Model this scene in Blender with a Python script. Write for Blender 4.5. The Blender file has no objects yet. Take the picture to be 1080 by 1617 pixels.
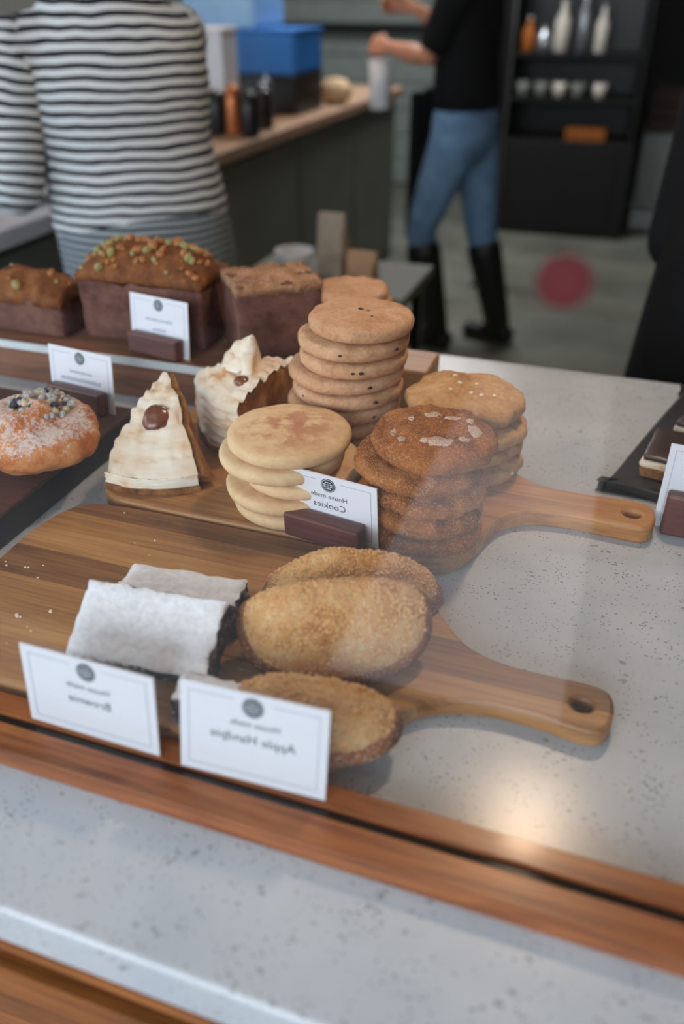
import bpy, bmesh, math, random
from mathutils import Vector, Matrix, Euler, noise
S = bpy.context.scene
C = S.collection
R = math.radians
random.seed(7)

# ------------------------------------------------------------------ camera
cd = bpy.data.cameras.new('camera')
cam = bpy.data.objects.new('camera', cd); C.objects.link(cam)
cam.location = (0, 0, 0.5)
cam.rotation_euler = (R(90 - 32.5), 0, R(19.1))
cd.sensor_fit = 'VERTICAL'; cd.sensor_height = 36; cd.sensor_width = 24
cd.lens = 1300 / 1617 * 36
cd.clip_start = 0.02; cd.clip_end = 60
cd.dof.use_dof = True; cd.dof.focus_distance = 0.83; cd.dof.aperture_fstop = 2.3
S.camera = cam
# ------------------------------------------------------------------ world, light, exposure
w = bpy.data.worlds.new('world'); S.world = w; w.use_nodes = True
w.node_tree.nodes['Background'].inputs[0].default_value = (0.62, 0.74, 0.95, 1)
w.node_tree.nodes['Background'].inputs[1].default_value = 1.0
S.view_settings.view_transform = 'Standard'
S.view_settings.look = 'None'
S.view_settings.exposure = 0.30
S.view_settings.gamma = 1.0
S.view_settings.use_curve_mapping = False
def area(name, loc, target, sx, sy, power, col):
    l = bpy.data.lights.new(name, 'AREA'); l.shape = 'RECTANGLE'; l.size = sx; l.size_y = sy
    l.energy = power; l.color = col
    o = bpy.data.objects.new(name, l); C.objects.link(o); o.location = loc
    o.rotation_euler = (Vector(target) - Vector(loc)).to_track_quat('-Z', 'Y').to_euler()
    return o
WINDOW_POWER, FRONT_POWER, FILL_POWER, BACK_FILL_POWER, PENDANT_POWER = 75, 132, 3, 58, 15
area('window_daylight', (-3.75, -0.9, 0.75), (0, -0.2, 0.2), 3.4, 2.0, WINDOW_POWER, (0.80, 0.90, 1.0))
area('front_window_daylight', (-0.8, -3.25, 1.25), (-0.4, 0.6, 0.1), 3.9, 1.3, FRONT_POWER, (0.86, 0.93, 1.0))
area('added_fill_light', (-0.7, -0.3, 1.96), (-0.7, -0.3, 0), 1.2, 0.6, FILL_POWER, (0.95, 0.97, 1.0))  # added overhead fill for the counter, not a known lamp of the shop
area('added_fill_light', (-1.3, 5.0, 1.96), (-1.3, 5.0, 0), 1.2, 0.6, BACK_FILL_POWER, (0.95, 0.97, 1.0))  # added fill that lifts the dark background

# ------------------------------------------------------------------ helpers
def lin(r, g, b):
    f = lambda c: (c / 255 / 12.92) if c / 255 <= .04045 else ((c / 255 + .055) / 1.055) ** 2.4
    return (f(r), f(g), f(b), 1)
def T(o, label=None, cat=None, group=None, kind=None):
    if label: o['label'] = label
    if cat: o['category'] = cat
    if group: o['group'] = group
    if kind: o['kind'] = kind
    return o
def link(name, me, mat=None, parent=None, smooth=True, loc=(0, 0, 0), rot=(0, 0, 0)):
    o = bpy.data.objects.new(name, me); C.objects.link(o)
    if mat and not me.materials: me.materials.append(mat)
    if smooth:
        me.polygons.foreach_set('use_smooth', [True] * len(me.polygons))
    if parent: o.parent = parent
    o.location = loc; o.rotation_euler = rot
    return o
def bm_obj(name, bm, mat=None, parent=None, smooth=False, loc=(0, 0, 0), rot=(0, 0, 0)):
    me = bpy.data.meshes.new(name); bmesh.ops.recalc_face_normals(bm, faces=bm.faces[:])
    bm.to_mesh(me); bm.free()
    return link(name, me, mat, parent, smooth, loc, rot)
def empty(name, loc=(0, 0, 0), rot=(0, 0, 0)):
    o = bpy.data.objects.new(name, None); C.objects.link(o); o.location = loc; o.rotation_euler = rot
    o.empty_display_size = .05
    return o
def bm_box(bm, x0, x1, y0, y1, z0, z1, bevel=0, seg=2, M=None):
    r = bmesh.ops.create_cube(bm, size=1)
    vs = r['verts']
    for v in vs:
        v.co = Vector(((x0 + x1) / 2 + v.co.x * (x1 - x0), (y0 + y1) / 2 + v.co.y * (y1 - y0), (z0 + z1) / 2 + v.co.z * (z1 - z0)))
    es = list({e for v in vs for e in v.link_edges})
    fs = list({f for v in vs for f in v.link_faces})
    if bevel:
        q = bmesh.ops.bevel(bm, geom=es, offset=bevel, segments=seg, affect='EDGES', profile=.5)
        vs = list({v for f in q['faces'] for v in f.verts} | {v for v in vs if v.is_valid})
    if M is not None:
        bmesh.ops.transform(bm, matrix=M, verts=vs)
    return bm
def box(name, x0, x1, y0, y1, z0, z1, mat, parent=None, bevel=0, seg=2, loc=(0, 0, 0), rot=(0, 0, 0)):
    return bm_obj(name, bm_box(bmesh.new(), x0, x1, y0, y1, z0, z1, bevel, seg), mat, parent, False, loc, rot)
def lathe(name, prof, mat, parent=None, n=32, loc=(0, 0, 0), rot=(0, 0, 0), smooth=True):
    """prof: list of (r, z) from bottom to top; closed on the axis"""
    vs, fs = [], []
    for r, z in prof:
        for k in range(n):
            a = 2 * math.pi * k / n
            vs.append((r * math.cos(a), r * math.sin(a), z))
    for i in range(len(prof) - 1):
        for k in range(n):
            k2 = (k + 1) % n
            fs.append((i * n + k, i * n + k2, (i + 1) * n + k2, (i + 1) * n + k))
    fs.append(tuple(reversed(range(n)))); b = (len(prof) - 1) * n; fs.append(tuple(range(b, b + n)))
    me = bpy.data.meshes.new(name); me.from_pydata(vs, [], fs)
    o = link(name, me, mat, parent, smooth, loc, rot)
    return o
def chain(bm, pts, n=14, lateral=Vector((1, 0, 0))):
    """tapered tube through pts = [(centre, rx, ry)], rounded by cap rings"""
    pts = [(Vector(p), a, b) for p, a, b in pts]
    d0 = (pts[0][0] - pts[1][0]).normalized(); d1 = (pts[-1][0] - pts[-2][0]).normalized()
    p, a, b = pts[0]; q, c, d = pts[-1]
    ex = [(p + d0 * min(a, b) * .85, a * .5, b * .5), (p + d0 * min(a, b) * .5, a * .85, b * .85)]
    ey = [(q + d1 * min(c, d) * .5, c * .85, d * .85), (q + d1 * min(c, d) * .85, c * .5, d * .5)]
    allp = ex + pts + ey
    rings = []
    for i, (p, a, b) in enumerate(allp):
        t = (allp[min(i + 1, len(allp) - 1)][0] - allp[max(i - 1, 0)][0]).normalized()
        lx = lateral - t * lateral.dot(t)
        if lx.length < .1: lx = Vector((0, 1, 0)) - t * t.y
        lx.normalize(); ly = t.cross(lx)
        rings.append([bm.verts.new(p + lx * a * math.cos(2 * math.pi * k / n) + ly * b * math.sin(2 * math.pi * k / n)) for k in range(n)])
    for i in range(len(rings) - 1):
        for k in range(n):
            bm.faces.new((rings[i][k], rings[i][(k + 1) % n], rings[i + 1][(k + 1) % n], rings[i + 1][k]))
    bm.faces.new(rings[0][::-1]); bm.faces.new(rings[-1])
def prism(outline, z0, z1, bevel=.003, hole=None):
    """solid board from an outline (ccw), with softened edges and an optional hole"""
    bm = bmesh.new()
    def off(pts, d):
        o = []; n = len(pts)
        for i in range(n):
            a = Vector(pts[i - 1]); b = Vector(pts[(i + 1) % n]); t = (b - a).normalized()
            o.append((pts[i][0] - t.y * d, pts[i][1] + t.x * d))
        return o
    tops, bots = [], []
    for pts, s in ((outline, 1),) + (((hole, -1),) if hole else ()):
        L = [[bm.verts.new((x, y, z)) for x, y in q] for q, z in
             ((off(pts, bevel * s), z0), (pts, z0 + bevel), (pts, z1 - bevel), (off(pts, bevel * .35 * s), z1 - bevel * .35), (off(pts, bevel * s), z1))]
        n = len(pts)
        for i in range(len(L) - 1):
            for k in range(n):
                bm.faces.new((L[i][k], L[i][(k + 1) % n], L[i + 1][(k + 1) % n], L[i + 1][k]))
        bots.append(L[0]); tops.append(L[-1])
    for group in (tops, bots):
        es = []
        for lp in group:
            for k in range(len(lp)):
                es.append(bm.edges.get((lp[k], lp[(k + 1) % len(lp)])))
        bmesh.ops.triangle_fill(bm, use_beauty=True, use_dissolve=False, edges=es)
    bmesh.ops.recalc_face_normals(bm, faces=bm.faces[:])
    return bm
def smooth_loop(pts, n=6):
    """closed Catmull-Rom through pts"""
    out = []; m = len(pts)
    for i in range(m):
        p0, p1, p2, p3 = (Vector(pts[(i + k - 1) % m]) for k in range(4))
        for j in range(n):
            t = j / n
            q = .5 * ((2 * p1) + (p2 - p0) * t + (2 * p0 - 5 * p1 + 4 * p2 - p3) * t * t + (3 * p1 - p0 - 3 * p2 + p3) * t ** 3)
            out.append((q.x, q.y))
    return out
def fbm(p, s, o=3):
    return noise.fractal(Vector(p) * s, 1.0, 2.0, o, noise_basis='PERLIN_ORIGINAL')

# ------------------------------------------------------------------ materials
class Mat:
    def __init__(s, name, col=(0.5, 0.5, 0.5, 1), rough=.6, spec=.4, metal=0, coat=0):
        s.m = bpy.data.materials.new(name); s.m.use_nodes = True; s.nt = s.m.node_tree
        s.b = s.nt.nodes['Principled BSDF']
        s.b.inputs['Base Color'].default_value = col; s.b.inputs['Roughness'].default_value = rough
        s.b.inputs['Specular IOR Level'].default_value = spec; s.b.inputs['Metallic'].default_value = metal
        s.b.inputs['Coat Weight'].default_value = coat; s.b.inputs['Coat Roughness'].default_value = .12
    def n(s, t, **kw):
        x = s.nt.nodes.new(t)
        for k, v in kw.items(): setattr(x, k, v)
        return x
    def l(s, a, b): s.nt.links.new(a, b)
    def coord(s, scale=(1, 1, 1), rot=(0, 0, 0), loc=(0, 0, 0), kind='Object'):
        c = s.n('ShaderNodeTexCoord'); m = s.n('ShaderNodeMapping')
        m.inputs['Scale'].default_value = scale; m.inputs['Rotation'].default_value = rot; m.inputs['Location'].default_value = loc
        s.l(c.outputs[kind], m.inputs[0]); return m.outputs[0]
    def noise(s, vec, scale=10, detail=4, rough=.55, dist=0):
        x = s.n('ShaderNodeTexNoise'); x.inputs['Scale'].default_value = scale; x.inputs['Detail'].default_value = detail
        x.inputs['Roughness'].default_value = rough; x.inputs['Distortion'].default_value = dist
        s.l(vec, x.inputs['Vector']); return x.outputs['Fac']
    def voro(s, vec, scale, feature='F1', out='Distance', rnd=1):
        x = s.n('ShaderNodeTexVoronoi', feature=feature); x.inputs['Scale'].default_value = scale
        x.inputs['Randomness'].default_value = rnd
        s.l(vec, x.inputs['Vector']); return x.outputs[out]
    def ramp(s, fac, stops, interp='LINEAR'):
        x = s.n('ShaderNodeValToRGB'); x.color_ramp.interpolation = interp
        e = x.color_ramp.elements
        while len(e) < len(stops): e.new(.5)
        for el, (p, c) in zip(e, stops):
            el.position = p; el.color = c if len(c) == 4 else (*c, 1)
        s.l(fac, x.inputs[0]); return x.outputs[0]
    def mix(s, fac, a, b, mode='MIX'):
        x = s.n('ShaderNodeMix', data_type='RGBA', blend_type=mode)
        for v, i in ((fac, 0), (a, 6), (b, 7)):
            if hasattr(v, 'is_linked'): s.l(v, x.inputs[i])
            else: x.inputs[i].default_value = v
        return x.outputs[2]
    def math(s, op, a, b=0.0):
        x = s.n('ShaderNodeMath', operation=op)
        for v, i in ((a, 0), (b, 1)):
            if hasattr(v, 'is_linked'): s.l(v, x.inputs[i])
            else: x.inputs[i].default_value = v
        return x.outputs[0]
    def sep(s, vec):
        x = s.n('ShaderNodeSeparateXYZ'); s.l(vec, x.inputs[0]); return x.outputs
    def color(s, c): s.l(c, s.b.inputs['Base Color']); return s
    def bump(s, h, strength=.3, dist=.002):
        x = s.n('ShaderNodeBump'); x.inputs['Strength'].default_value = strength; x.inputs['Distance'].default_value = dist
        s.l(h, x.inputs['Height']); s.l(x.outputs[0], s.b.inputs['Normal']); return s
BW = ((0, 0, 0, 1), (1, 1, 1, 1))
def plain(name, rgb, rough=.6, spec=.4, metal=0, coat=0, var=.12, scale=30, bump=.08):
    s = Mat(name, lin(*rgb), rough, spec, metal, coat)
    c = lin(*rgb); v = s.coord(); f = s.noise(v, scale, 4)
    d = tuple(x * (1 - var) for x in c[:3]); h = tuple(min(1, x * (1 + var)) for x in c[:3])
    s.color(s.ramp(f, [(.3, d), (.7, h)])).bump(f, bump, .001)
    return s.m
def wood(name, light, mid, dark, rough=.42, coat=.0, scale=1.0, seed=0, knots=.5):
    s = Mat(name, rough=rough, spec=.4, coat=coat)
    v = s.coord(scale=(1.6 * scale, 17 * scale, 17 * scale), loc=(seed * 3.1, seed * 1.7, seed))
    f = s.noise(v, 3.2, 5, .6, .6)
    v2 = s.coord(scale=(3 * scale, 120 * scale, 120 * scale), loc=(seed, 0, seed))
    g = s.noise(v2, 3, 3, .6)
    c = s.ramp(f, [(.30, lin(*dark)), (.48, lin(*mid)), (.70, lin(*light))])
    c2 = s.mix(.35, c, s.ramp(g, [(.3, lin(*dark)), (.65, lin(*light))]))
    s.color(c2).bump(g, .12, .0006)
    return s.m
def quartz():
    s = Mat('speckled_quartz', rough=.24, spec=.45)
    base = s.ramp(s.noise(s.coord(), 9, 3), [(.35, lin(180, 185, 191)), (.65, lin(193, 196, 200))])
    n_ = s.noise(s.coord(loc=(4, 4, 4)), 20, 3)
    big = s.ramp(s.math('ADD', s.voro(s.coord(scale=(1, 1.6, 1), loc=(.3, .1, .2)), 75), s.math('MULTIPLY', n_, .6)), [(.40, BW[1]), (.45, BW[0])])
    fine = s.ramp(s.math('ADD', s.voro(s.coord(loc=(.7, .2, .9)), 260), s.math('MULTIPLY', s.noise(s.coord(loc=(1, 7, 4)), 30, 3), .6)), [(.43, BW[1]), (.49, BW[0])])
    c = s.mix(s.math('MULTIPLY', big, .8), base, lin(140, 140, 142))
    c = s.mix(s.math('MULTIPLY', fine, .85), c, lin(112, 106, 102))
    s.color(c); return s.m
M_quartz = quartz()
M_rail = wood('varnished_rail_wood', (176, 110, 64), (136, 76, 42), (84, 45, 26), .34, .15, 1.3, 2)
M_cab = wood('cabinet_wood', (176, 110, 52), (140, 80, 34), (76, 42, 20), .4, .1, .7, 5)
M_cab_dark = wood('gap_shade_dark_wood', (48, 26, 14), (38, 20, 11), (26, 14, 8), .6, 0, 1, 6)  # gap shade put into the carcass colour; also the crate's dark wood
M_acacia = [wood('acacia_light', (198, 150, 94), (174, 124, 72), (122, 80, 44), .45, 0, 1, 1),
            wood('acacia_mid', (186, 136, 82), (158, 108, 62), (102, 64, 37), .45, 0, 1, 2),
            wood('acacia_dark', (154, 106, 64), (120, 79, 46), (72, 45, 27), .45, 0, 1, 3),
            wood('acacia_honey', (198, 142, 84), (176, 118, 64), (126, 80, 42), .45, 0, 1, 4)]
M_walnut = wood('walnut', (112, 66, 56), (92, 50, 44), (58, 30, 28), .42, .05, 1.6, 9)
M_walnut2 = wood('walnut_board', (98, 66, 56), (76, 48, 42), (48, 30, 28), .4, .1, 1, 11)
M_riser = wood('riser_wood', (150, 104, 76), (126, 82, 60), (84, 52, 40), .5, 0, 1, 12)
M_black = plain('black_lacquer', (20, 20, 21), .35, .4)
M_slate = plain('black_slate', (24, 23, 24), .5, .4, bump=.2)
M_seal = plain('dark_seal', (26, 24, 24), .6, .2)
M_card = plain('white_card', (226, 226, 232), .55, .3, var=.015, bump=.01)
M_ink = plain('grey_ink', (62, 68, 76), .7, .2, var=.05)
M_ink_light = plain('pale_blue_line', (150, 162, 178), .7, .2, var=.05)
M_stamp = plain('stamp_ink', (44, 66, 72), .7, .2, var=.1)
M_steel = plain('brushed_steel', (176, 180, 186), .3, .5, .9, var=.05)
M_whitemetal = plain('white_enamel', (206, 214, 216), .3, .5, var=.03)

def glass_mat(name, tint=(1, 1, 1, 1), f0=.04, rough=.0):
    """thin sheet: clear, with Schlick-Fresnel mirror reflection on each face"""
    m = bpy.data.materials.new(name); m.use_nodes = True; nt = m.node_tree; nt.nodes.clear()
    o = nt.nodes.new('ShaderNodeOutputMaterial'); mx = nt.nodes.new('ShaderNodeMixShader'); lw = nt.nodes.new('ShaderNodeLayerWeight')
    p = nt.nodes.new('ShaderNodeMath'); p.operation = 'POWER'; p.inputs[1].default_value = 5
    q = nt.nodes.new('ShaderNodeMath'); q.operation = 'MULTIPLY_ADD'; q.inputs[1].default_value = 1 - f0; q.inputs[2].default_value = f0
    lw.inputs[0].default_value = .5
    t = nt.nodes.new('ShaderNodeBsdfTransparent'); g = nt.nodes.new('ShaderNodeBsdfGlossy')
    t.inputs[0].default_value = tint; g.inputs['Roughness'].default_value = rough
    nt.links.new(lw.outputs['Facing'], p.inputs[0]); nt.links.new(p.outputs[0], q.inputs[0]); nt.links.new(q.outputs[0], mx.inputs[0])
    nt.links.new(t.outputs[0], mx.inputs[1]); nt.links.new(g.outputs[0], mx.inputs[2])
    nt.links.new(mx.outputs[0], o.inputs[0])
    return m
M_glass = glass_mat('clear_glass', (.985, .99, .99, 1))
M_acrylic = glass_mat('clear_acrylic', (.97, .98, .98, 1))

# baked goods
def baked(name, pale, mid, brown, scale=28, sugar=0, rough=.8, bump=.5, cracks=False, edge=None, patch=None, sugar_col=(236, 226, 214)):
    s = Mat(name, rough=rough, spec=.25)
    v = s.coord(); f = s.noise(v, scale, 6, .65); big = s.noise(s.coord(loc=(3, 1, 2)), scale * .32, 3)
    c = s.ramp(s.mix(.45, f, big), [(.34, lin(*brown)), (.48, lin(*mid)), (.63, lin(*pale))])
    if patch:           # toasted blush in the middle of the top
        p = s.sep(v); r2 = s.math('ADD', s.math('MULTIPLY', p[0], p[0]), s.math('MULTIPLY', p[1], p[1]))
        k = s.math('MULTIPLY', s.ramp(r2, [(.0006, BW[1]), (.0022, BW[0])]), s.ramp(s.noise(s.coord(loc=(9, 4, 1)), 42, 4), [(.46, BW[0]), (.58, BW[1])]))
        c = s.mix(s.math('MULTIPLY', k, .8), c, lin(*patch))
    fine = s.noise(s.coord(loc=(6, 2, 5)), scale * 7, 4, .7)
    c = s.mix(min(.55, bump * .9), c, s.ramp(fine, [(.30, (.25, .22, .2, 1)), (.5, (.5, .5, .5, 1)), (.72, (.72, .72, .70, 1))]), 'OVERLAY')
    f = s.math('ADD', s.math('MULTIPLY', f, .55), s.math('MULTIPLY', fine, .45))
    h = f
    if cracks:          # pale fissured plates on the crown
        sc_, lo_ = (1, 1.7, .5), (.013, .004, 0)
        d = s.voro(s.coord(scale=sc_, loc=lo_), 34, 'F1', 'Color'); dist = s.voro(s.coord(scale=sc_, loc=lo_), 34)
        sp = s.n('ShaderNodeSeparateColor'); s.l(d, sp.inputs[0]); zz = s.sep(v)
        r2 = s.math('ADD', s.math('MULTIPLY', zz[0], zz[0]), s.math('MULTIPLY', zz[1], zz[1]))
        k = s.math('MULTIPLY', s.math('GREATER_THAN', sp.outputs[0], .99), s.ramp(r2, [(.0022, BW[1]), (.0028, BW[0])]))
        k = s.math('MULTIPLY', k, s.ramp(s.math('ADD', dist, s.math('MULTIPLY', s.noise(s.coord(loc=(2, 8, 1)), 120, 3), .5)), [(.58, BW[1]), (.63, BW[0])]))
        h = s.math('SUBTRACT', f, s.math('MULTIPLY', s.ramp(dist, [(.35, BW[0]), (.7, BW[1])]), .5))
        c = s.mix(s.math('MULTIPLY', k, .9), c, lin(222, 190, 168))
    if edge:            # darker baked rim low on the sides
        zz = s.sep(s.coord(kind='Generated'))
        c = s.mix(s.ramp(s.math('ADD', zz[2], s.math('MULTIPLY', f, .5)), [(.35, (.75, .75, .75, 1)), (.75, BW[0])]), c, lin(*edge))
    if sugar:
        g = s.voro(s.coord(loc=(1, 2, 3)), 800, 'F1', 'Color'); sp = s.n('ShaderNodeSeparateColor'); s.l(g, sp.inputs[0])
        k = s.math('GREATER_THAN', sp.outputs[1], 1 - sugar)
        c = s.mix(s.math('MULTIPLY', k, .7), c, lin(*sugar_col))
        h = s.mix(.4, h, s.voro(s.coord(loc=(1, 2, 3)), 800))
    s.color(c).bump(h, min(1, bump * 1.35), .0035)
    return s.m
M_sugar = baked('sugar_cookie', (232, 200, 158), (224, 188, 144), (206, 164, 118), 22, 0, .8, .25, patch=(182, 112, 84))
M_choc = baked('chip_cookie', (214, 170, 134), (200, 152, 114), (164, 110, 74), 34, 0, .8, .5)
M_mol = baked('molasses_cookie', (190, 120, 62), (160, 94, 44), (102, 56, 26), 40, .14, .75, 1.0, cracks=True, sugar_col=(206, 156, 112))
M_whitechip = baked('golden_cookie', (216, 176, 126), (198, 150, 100), (158, 106, 64), 24, 0, .8, .45)
M_chip = plain('chocolate_chip', (52, 30, 24), .4, .4)
M_whitebit = plain('white_chocolate', (232, 214, 170), .5, .4)
M_handpie = baked('handpie_crust', (248, 216, 164), (228, 166, 94), (158, 88, 38), 30, .16, .7, 1.0, edge=(120, 66, 28), sugar_col=(240, 208, 158))
M_handrim = baked('handpie_rim', (186, 116, 60), (150, 88, 44), (96, 54, 26), 50, .1, .7, .8)
def brownie_mat():
    s = Mat('sugared_brownie', rough=.9, spec=.2)
    v = s.coord(); f = s.noise(v, 160, 4, .7); z = s.sep(v)
    nrm = s.n('ShaderNodeTexCoord'); nz = s.sep(nrm.outputs['Normal'])
    dust = s.ramp(s.math('ADD', nz[2], s.math('MULTIPLY', s.math('SUBTRACT', f, .5), 1.6)), [(.40, BW[0]), (.70, BW[1])])
    dust2 = s.math('MAXIMUM', dust, s.math('MULTIPLY', s.ramp(s.noise(s.coord(), 90, 4, .7), [(.52, BW[0]), (.7, BW[1])]), .45))
    dark = s.ramp(s.noise(v, 70, 5), [(.35, lin(24, 18, 16)), (.65, lin(58, 44, 38))])
    sug = s.ramp(f, [(.3, lin(222, 223, 228)), (.6, lin(246, 246, 250))])
    s.color(s.mix(dust2, dark, sug)).bump(s.noise(v, 210, 4, .7), .6, .002)
    return s.m
M_brownie = brownie_mat()
M_cream = (lambda s: (s.color(s.ramp(s.mix(.5, s.noise(s.coord(), 26, 4), s.noise(s.coord(scale=(1, 1, 6)), 14, 3)),
          [(.36, lin(204, 146, 96)), (.45, lin(228, 206, 178)), (.60, lin(240, 230, 214))])).bump(s.noise(s.coord(scale=(.4, .4, 3)), 60, 4), .5, .002), s.m)[-1])(Mat('whipped_cream', rough=.55, spec=.4))
M_filling = baked('pie_filling', (190, 136, 74), (148, 92, 42), (92, 54, 26), 60, 0, .6, .9)
M_crust = baked('pie_crust', (186, 132, 78), (150, 98, 54), (98, 60, 34), 60, 0, .8, .9)
M_nut = plain('glazed_nut', (116, 64, 40), .3, .5, coat=.3, var=.35, scale=60, bump=.5)
M_pastry = baked('danish_crust', (222, 158, 100), (200, 120, 62), (140, 72, 34), 26, .0, .55, .6)
def dusted():
    s = Mat('dusted_danish', rough=.75, spec=.3)
    v = s.coord(); f = s.noise(v, 26, 6, .65)
    c = s.ramp(f, [(.34, lin(150, 78, 38)), (.5, lin(206, 124, 66)), (.64, lin(226, 162, 108))])
    nrm = s.n('ShaderNodeTexCoord'); nz = s.sep(nrm.outputs['Normal'])
    g = s.noise(s.coord(), 240, 4, .75); g2 = s.noise(s.coord(loc=(5, 1, 1)), 32, 4, .6)
    k = s.ramp(s.math('MULTIPLY', .5, s.math('ADD', s.math('MULTIPLY', nz[2], .45), s.math('ADD', s.math('MULTIPLY', g, 1.3), s.math('MULTIPLY', g2, .9)))), [(.67, BW[0]), (.81, (.85, .85, .85, 1))])
    s.color(s.mix(k, c, lin(232, 220, 216))).bump(g, .7, .003)
    return s.m
M_danish = dusted()
M_seed = plain('sugared_berries', (186, 184, 184), .8, .3, var=.5, scale=160, bump=.4)
M_loaf = baked('loaf_crumb', (126, 88, 76), (102, 68, 60), (72, 46, 42), 50, 0, .8, .6)
M_loaftop = baked('loaf_top', (158, 104, 60), (122, 74, 42), (70, 42, 26), 34, 0, .75, .9)
M_streusel = baked('streusel', (196, 148, 110), (172, 124, 88), (126, 84, 58), 60, .08, .85, 1.0)
M_pistachio = plain('pistachio', (156, 146, 96), .6, .3, var=.35, scale=120)
M_walnutbit = plain('toasted_nut', (164, 108, 62), .55, .4, var=.35, scale=120)
M_choctop = plain('dark_chocolate_top', (58, 36, 28), .35, .5, var=.3, scale=60, bump=.4)
M_crumb = plain('crumbs_white', (236, 222, 196), .8, .2)

# ------------------------------------------------------------------ the room
FZ = -1.0
def floor_mat():
    s = Mat('shop_floor', rough=.45, spec=.4); v = s.coord(); p = s.sep(v)
    conc = s.ramp(s.noise(v, 3, 5), [(.3, lin(96, 97, 86)), (.7, lin(132, 132, 120))])
    pale = s.ramp(s.noise(v, 4, 4), [(.3, lin(112, 110, 110)), (.7, lin(132, 130, 130))])
    s.color(s.mix(s.math('LESS_THAN', p[1], .25), conc, pale)); return s.m
M_floor = floor_mat()
M_wall_dark = plain('charcoal_wall', (34, 33, 32), .7, .3, var=.08, scale=5)
M_wall_grey = plain('grey_wall', (120, 122, 118), .8, .3, var=.06, scale=4)
M_ceil = plain('ceiling_paint', (150, 150, 148), .9, .2, var=.03, scale=4)
M_board = plain('grey_green_board', (142, 150, 146), .6, .3, var=.10, scale=9)
def struct(o): o['kind'] = 'structure'; return o
struct(box('floor', -3.7, 3.0, -3.0, 7.7, FZ - .1, FZ, M_floor))
struct(box('ceiling', -3.7, 3.0, -3.0, 7.7, 2.0, 2.1, M_ceil))
wb = struct(box('wall_back', -3.7, 3.0, 7.6, 7.7, FZ, 2.0, M_wall_dark))
for k in range(11):     # horizontal painted boards cladding the left of the back wall
    box('plank', -3.6, -1.45, 7.57, 7.6, FZ + .02 + k * .2, FZ + .212 + k * .2, M_board, wb, .006, 1)
struct(box('wall_right', 2.9, 3.0, -3.0, 7.6, FZ, 2.0, M_wall_dark))
bm = bmesh.new()
for a in ((-3.7, -2.8, FZ, 2.0), (1.2, 3.0, FZ, 2.0), (-2.8, 1.2, FZ, .55), (-2.8, 1.2, 1.9, 2.0)):
    bm_box(bm, a[0], a[1], -3.1, -3.0, a[2], a[3])
struct(bm_obj('wall_front', bm, M_wall_dark))
win2 = struct(empty('window_2', (-.8, -3.05, .55)))
for x in (-1.98, -.66, .66, 1.98): box('window_mullion', x - .02, x + .02, -.03, .03, 0, 1.35, M_black, win2)
for z in (0.0, 1.31): box('window_rail', -1.96, 1.96, -.028, .028, z, z + .04, M_black, win2)
for x in (-1.32, 0, 1.32): box('window_pane', x - .638, x + .638, -.004, .004, .042, 1.308, M_glass, win2)
bm = bmesh.new()
for a in ((-3.0, -2.7, FZ, 2.0), (.9, 7.6, FZ, 2.0), (-2.7, .9, FZ, -.3), (-2.7, .9, 1.8, 2.0)):
    bm_box(bm, -3.7, -3.6, a[0], a[1], a[2], a[3])
struct(bm_obj('wall_left', bm, M_wall_grey))
win = struct(empty('window_1', (-3.65, -.9, -.3)))
for y in (-1.78, -.6, .6, 1.78):
    box('window_mullion', -.03, .03, y - .025, y + .025, 0, 2.1, M_black, win)
for z in (0.0, 2.06): box('window_rail', -.03, .03, -1.755, 1.755, z, z + .04, M_black, win)
for y in (-1.19, 0, 1.19): box('window_pane', -.004, .004, y - .563, y + .563, .04, 2.06, M_glass, win)

for (x, y, lab) in ((-.7, -.3, 'flat white fill light panel added above the pastry counter'), (-1.3, 5.0, 'flat white fill light panel added above the back of the shop')):
    r = empty('added_fill_panel', (x, y, 2.0)); T(r, lab, 'added fill light', 'added fill light panels')
    box('housing', -.64, .64, -.34, .34, -.03, -.0005, M_whitemetal, r, .003)  # housing modelled around the added fill light
M_mat = plain('haze_runner_pile', (226, 220, 222), .9, .2, var=.04, scale=40, bump=.3)
rn = empty('haze_runner', (-.26, -1.87, FZ)); T(rn, 'pale runner added on the floor to reflect as haze in the glass', 'haze reflector')  # made-up runner, laid where the pane mirrors it as a pale veil
box('pile', -.30, .30, -1.08, 1.08, 0, .012, M_mat, rn, .004); 
for y in (-1.105, 1.105): box('end_border', -.30, .30, y - .022, y + .022, 0, .011, M_wall_grey, rn, .003)
for (x, y, lab) in ((-.26, -2.35, 'small round downlight added to brighten the entrance end of the runner'), (-.26, -1.25, 'small round downlight added to brighten the counter end of the runner')):
    r = empty('haze_spot', (x, y, 2.0)); T(r, lab, 'haze_spot', 'added haze spots over the runner')
    lathe('ring', [(.05, -.012), (.06, -.012), (.062, -.0005), (.03, -.0005)], M_whitemetal, r, 24)
    l = bpy.data.lights.new('haze_spot_beam', 'SPOT'); l.energy = 250; l.color = (1, .97, .97); l.spot_size = R(34); l.spot_blend = .7; l.shadow_soft_size = .04  # added spot that brightens the runner, strengthening its veil on the glass
    o = bpy.data.objects.new('haze_spot_beam', l); C.objects.link(o); o.location = (x, y, 1.97)
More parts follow.
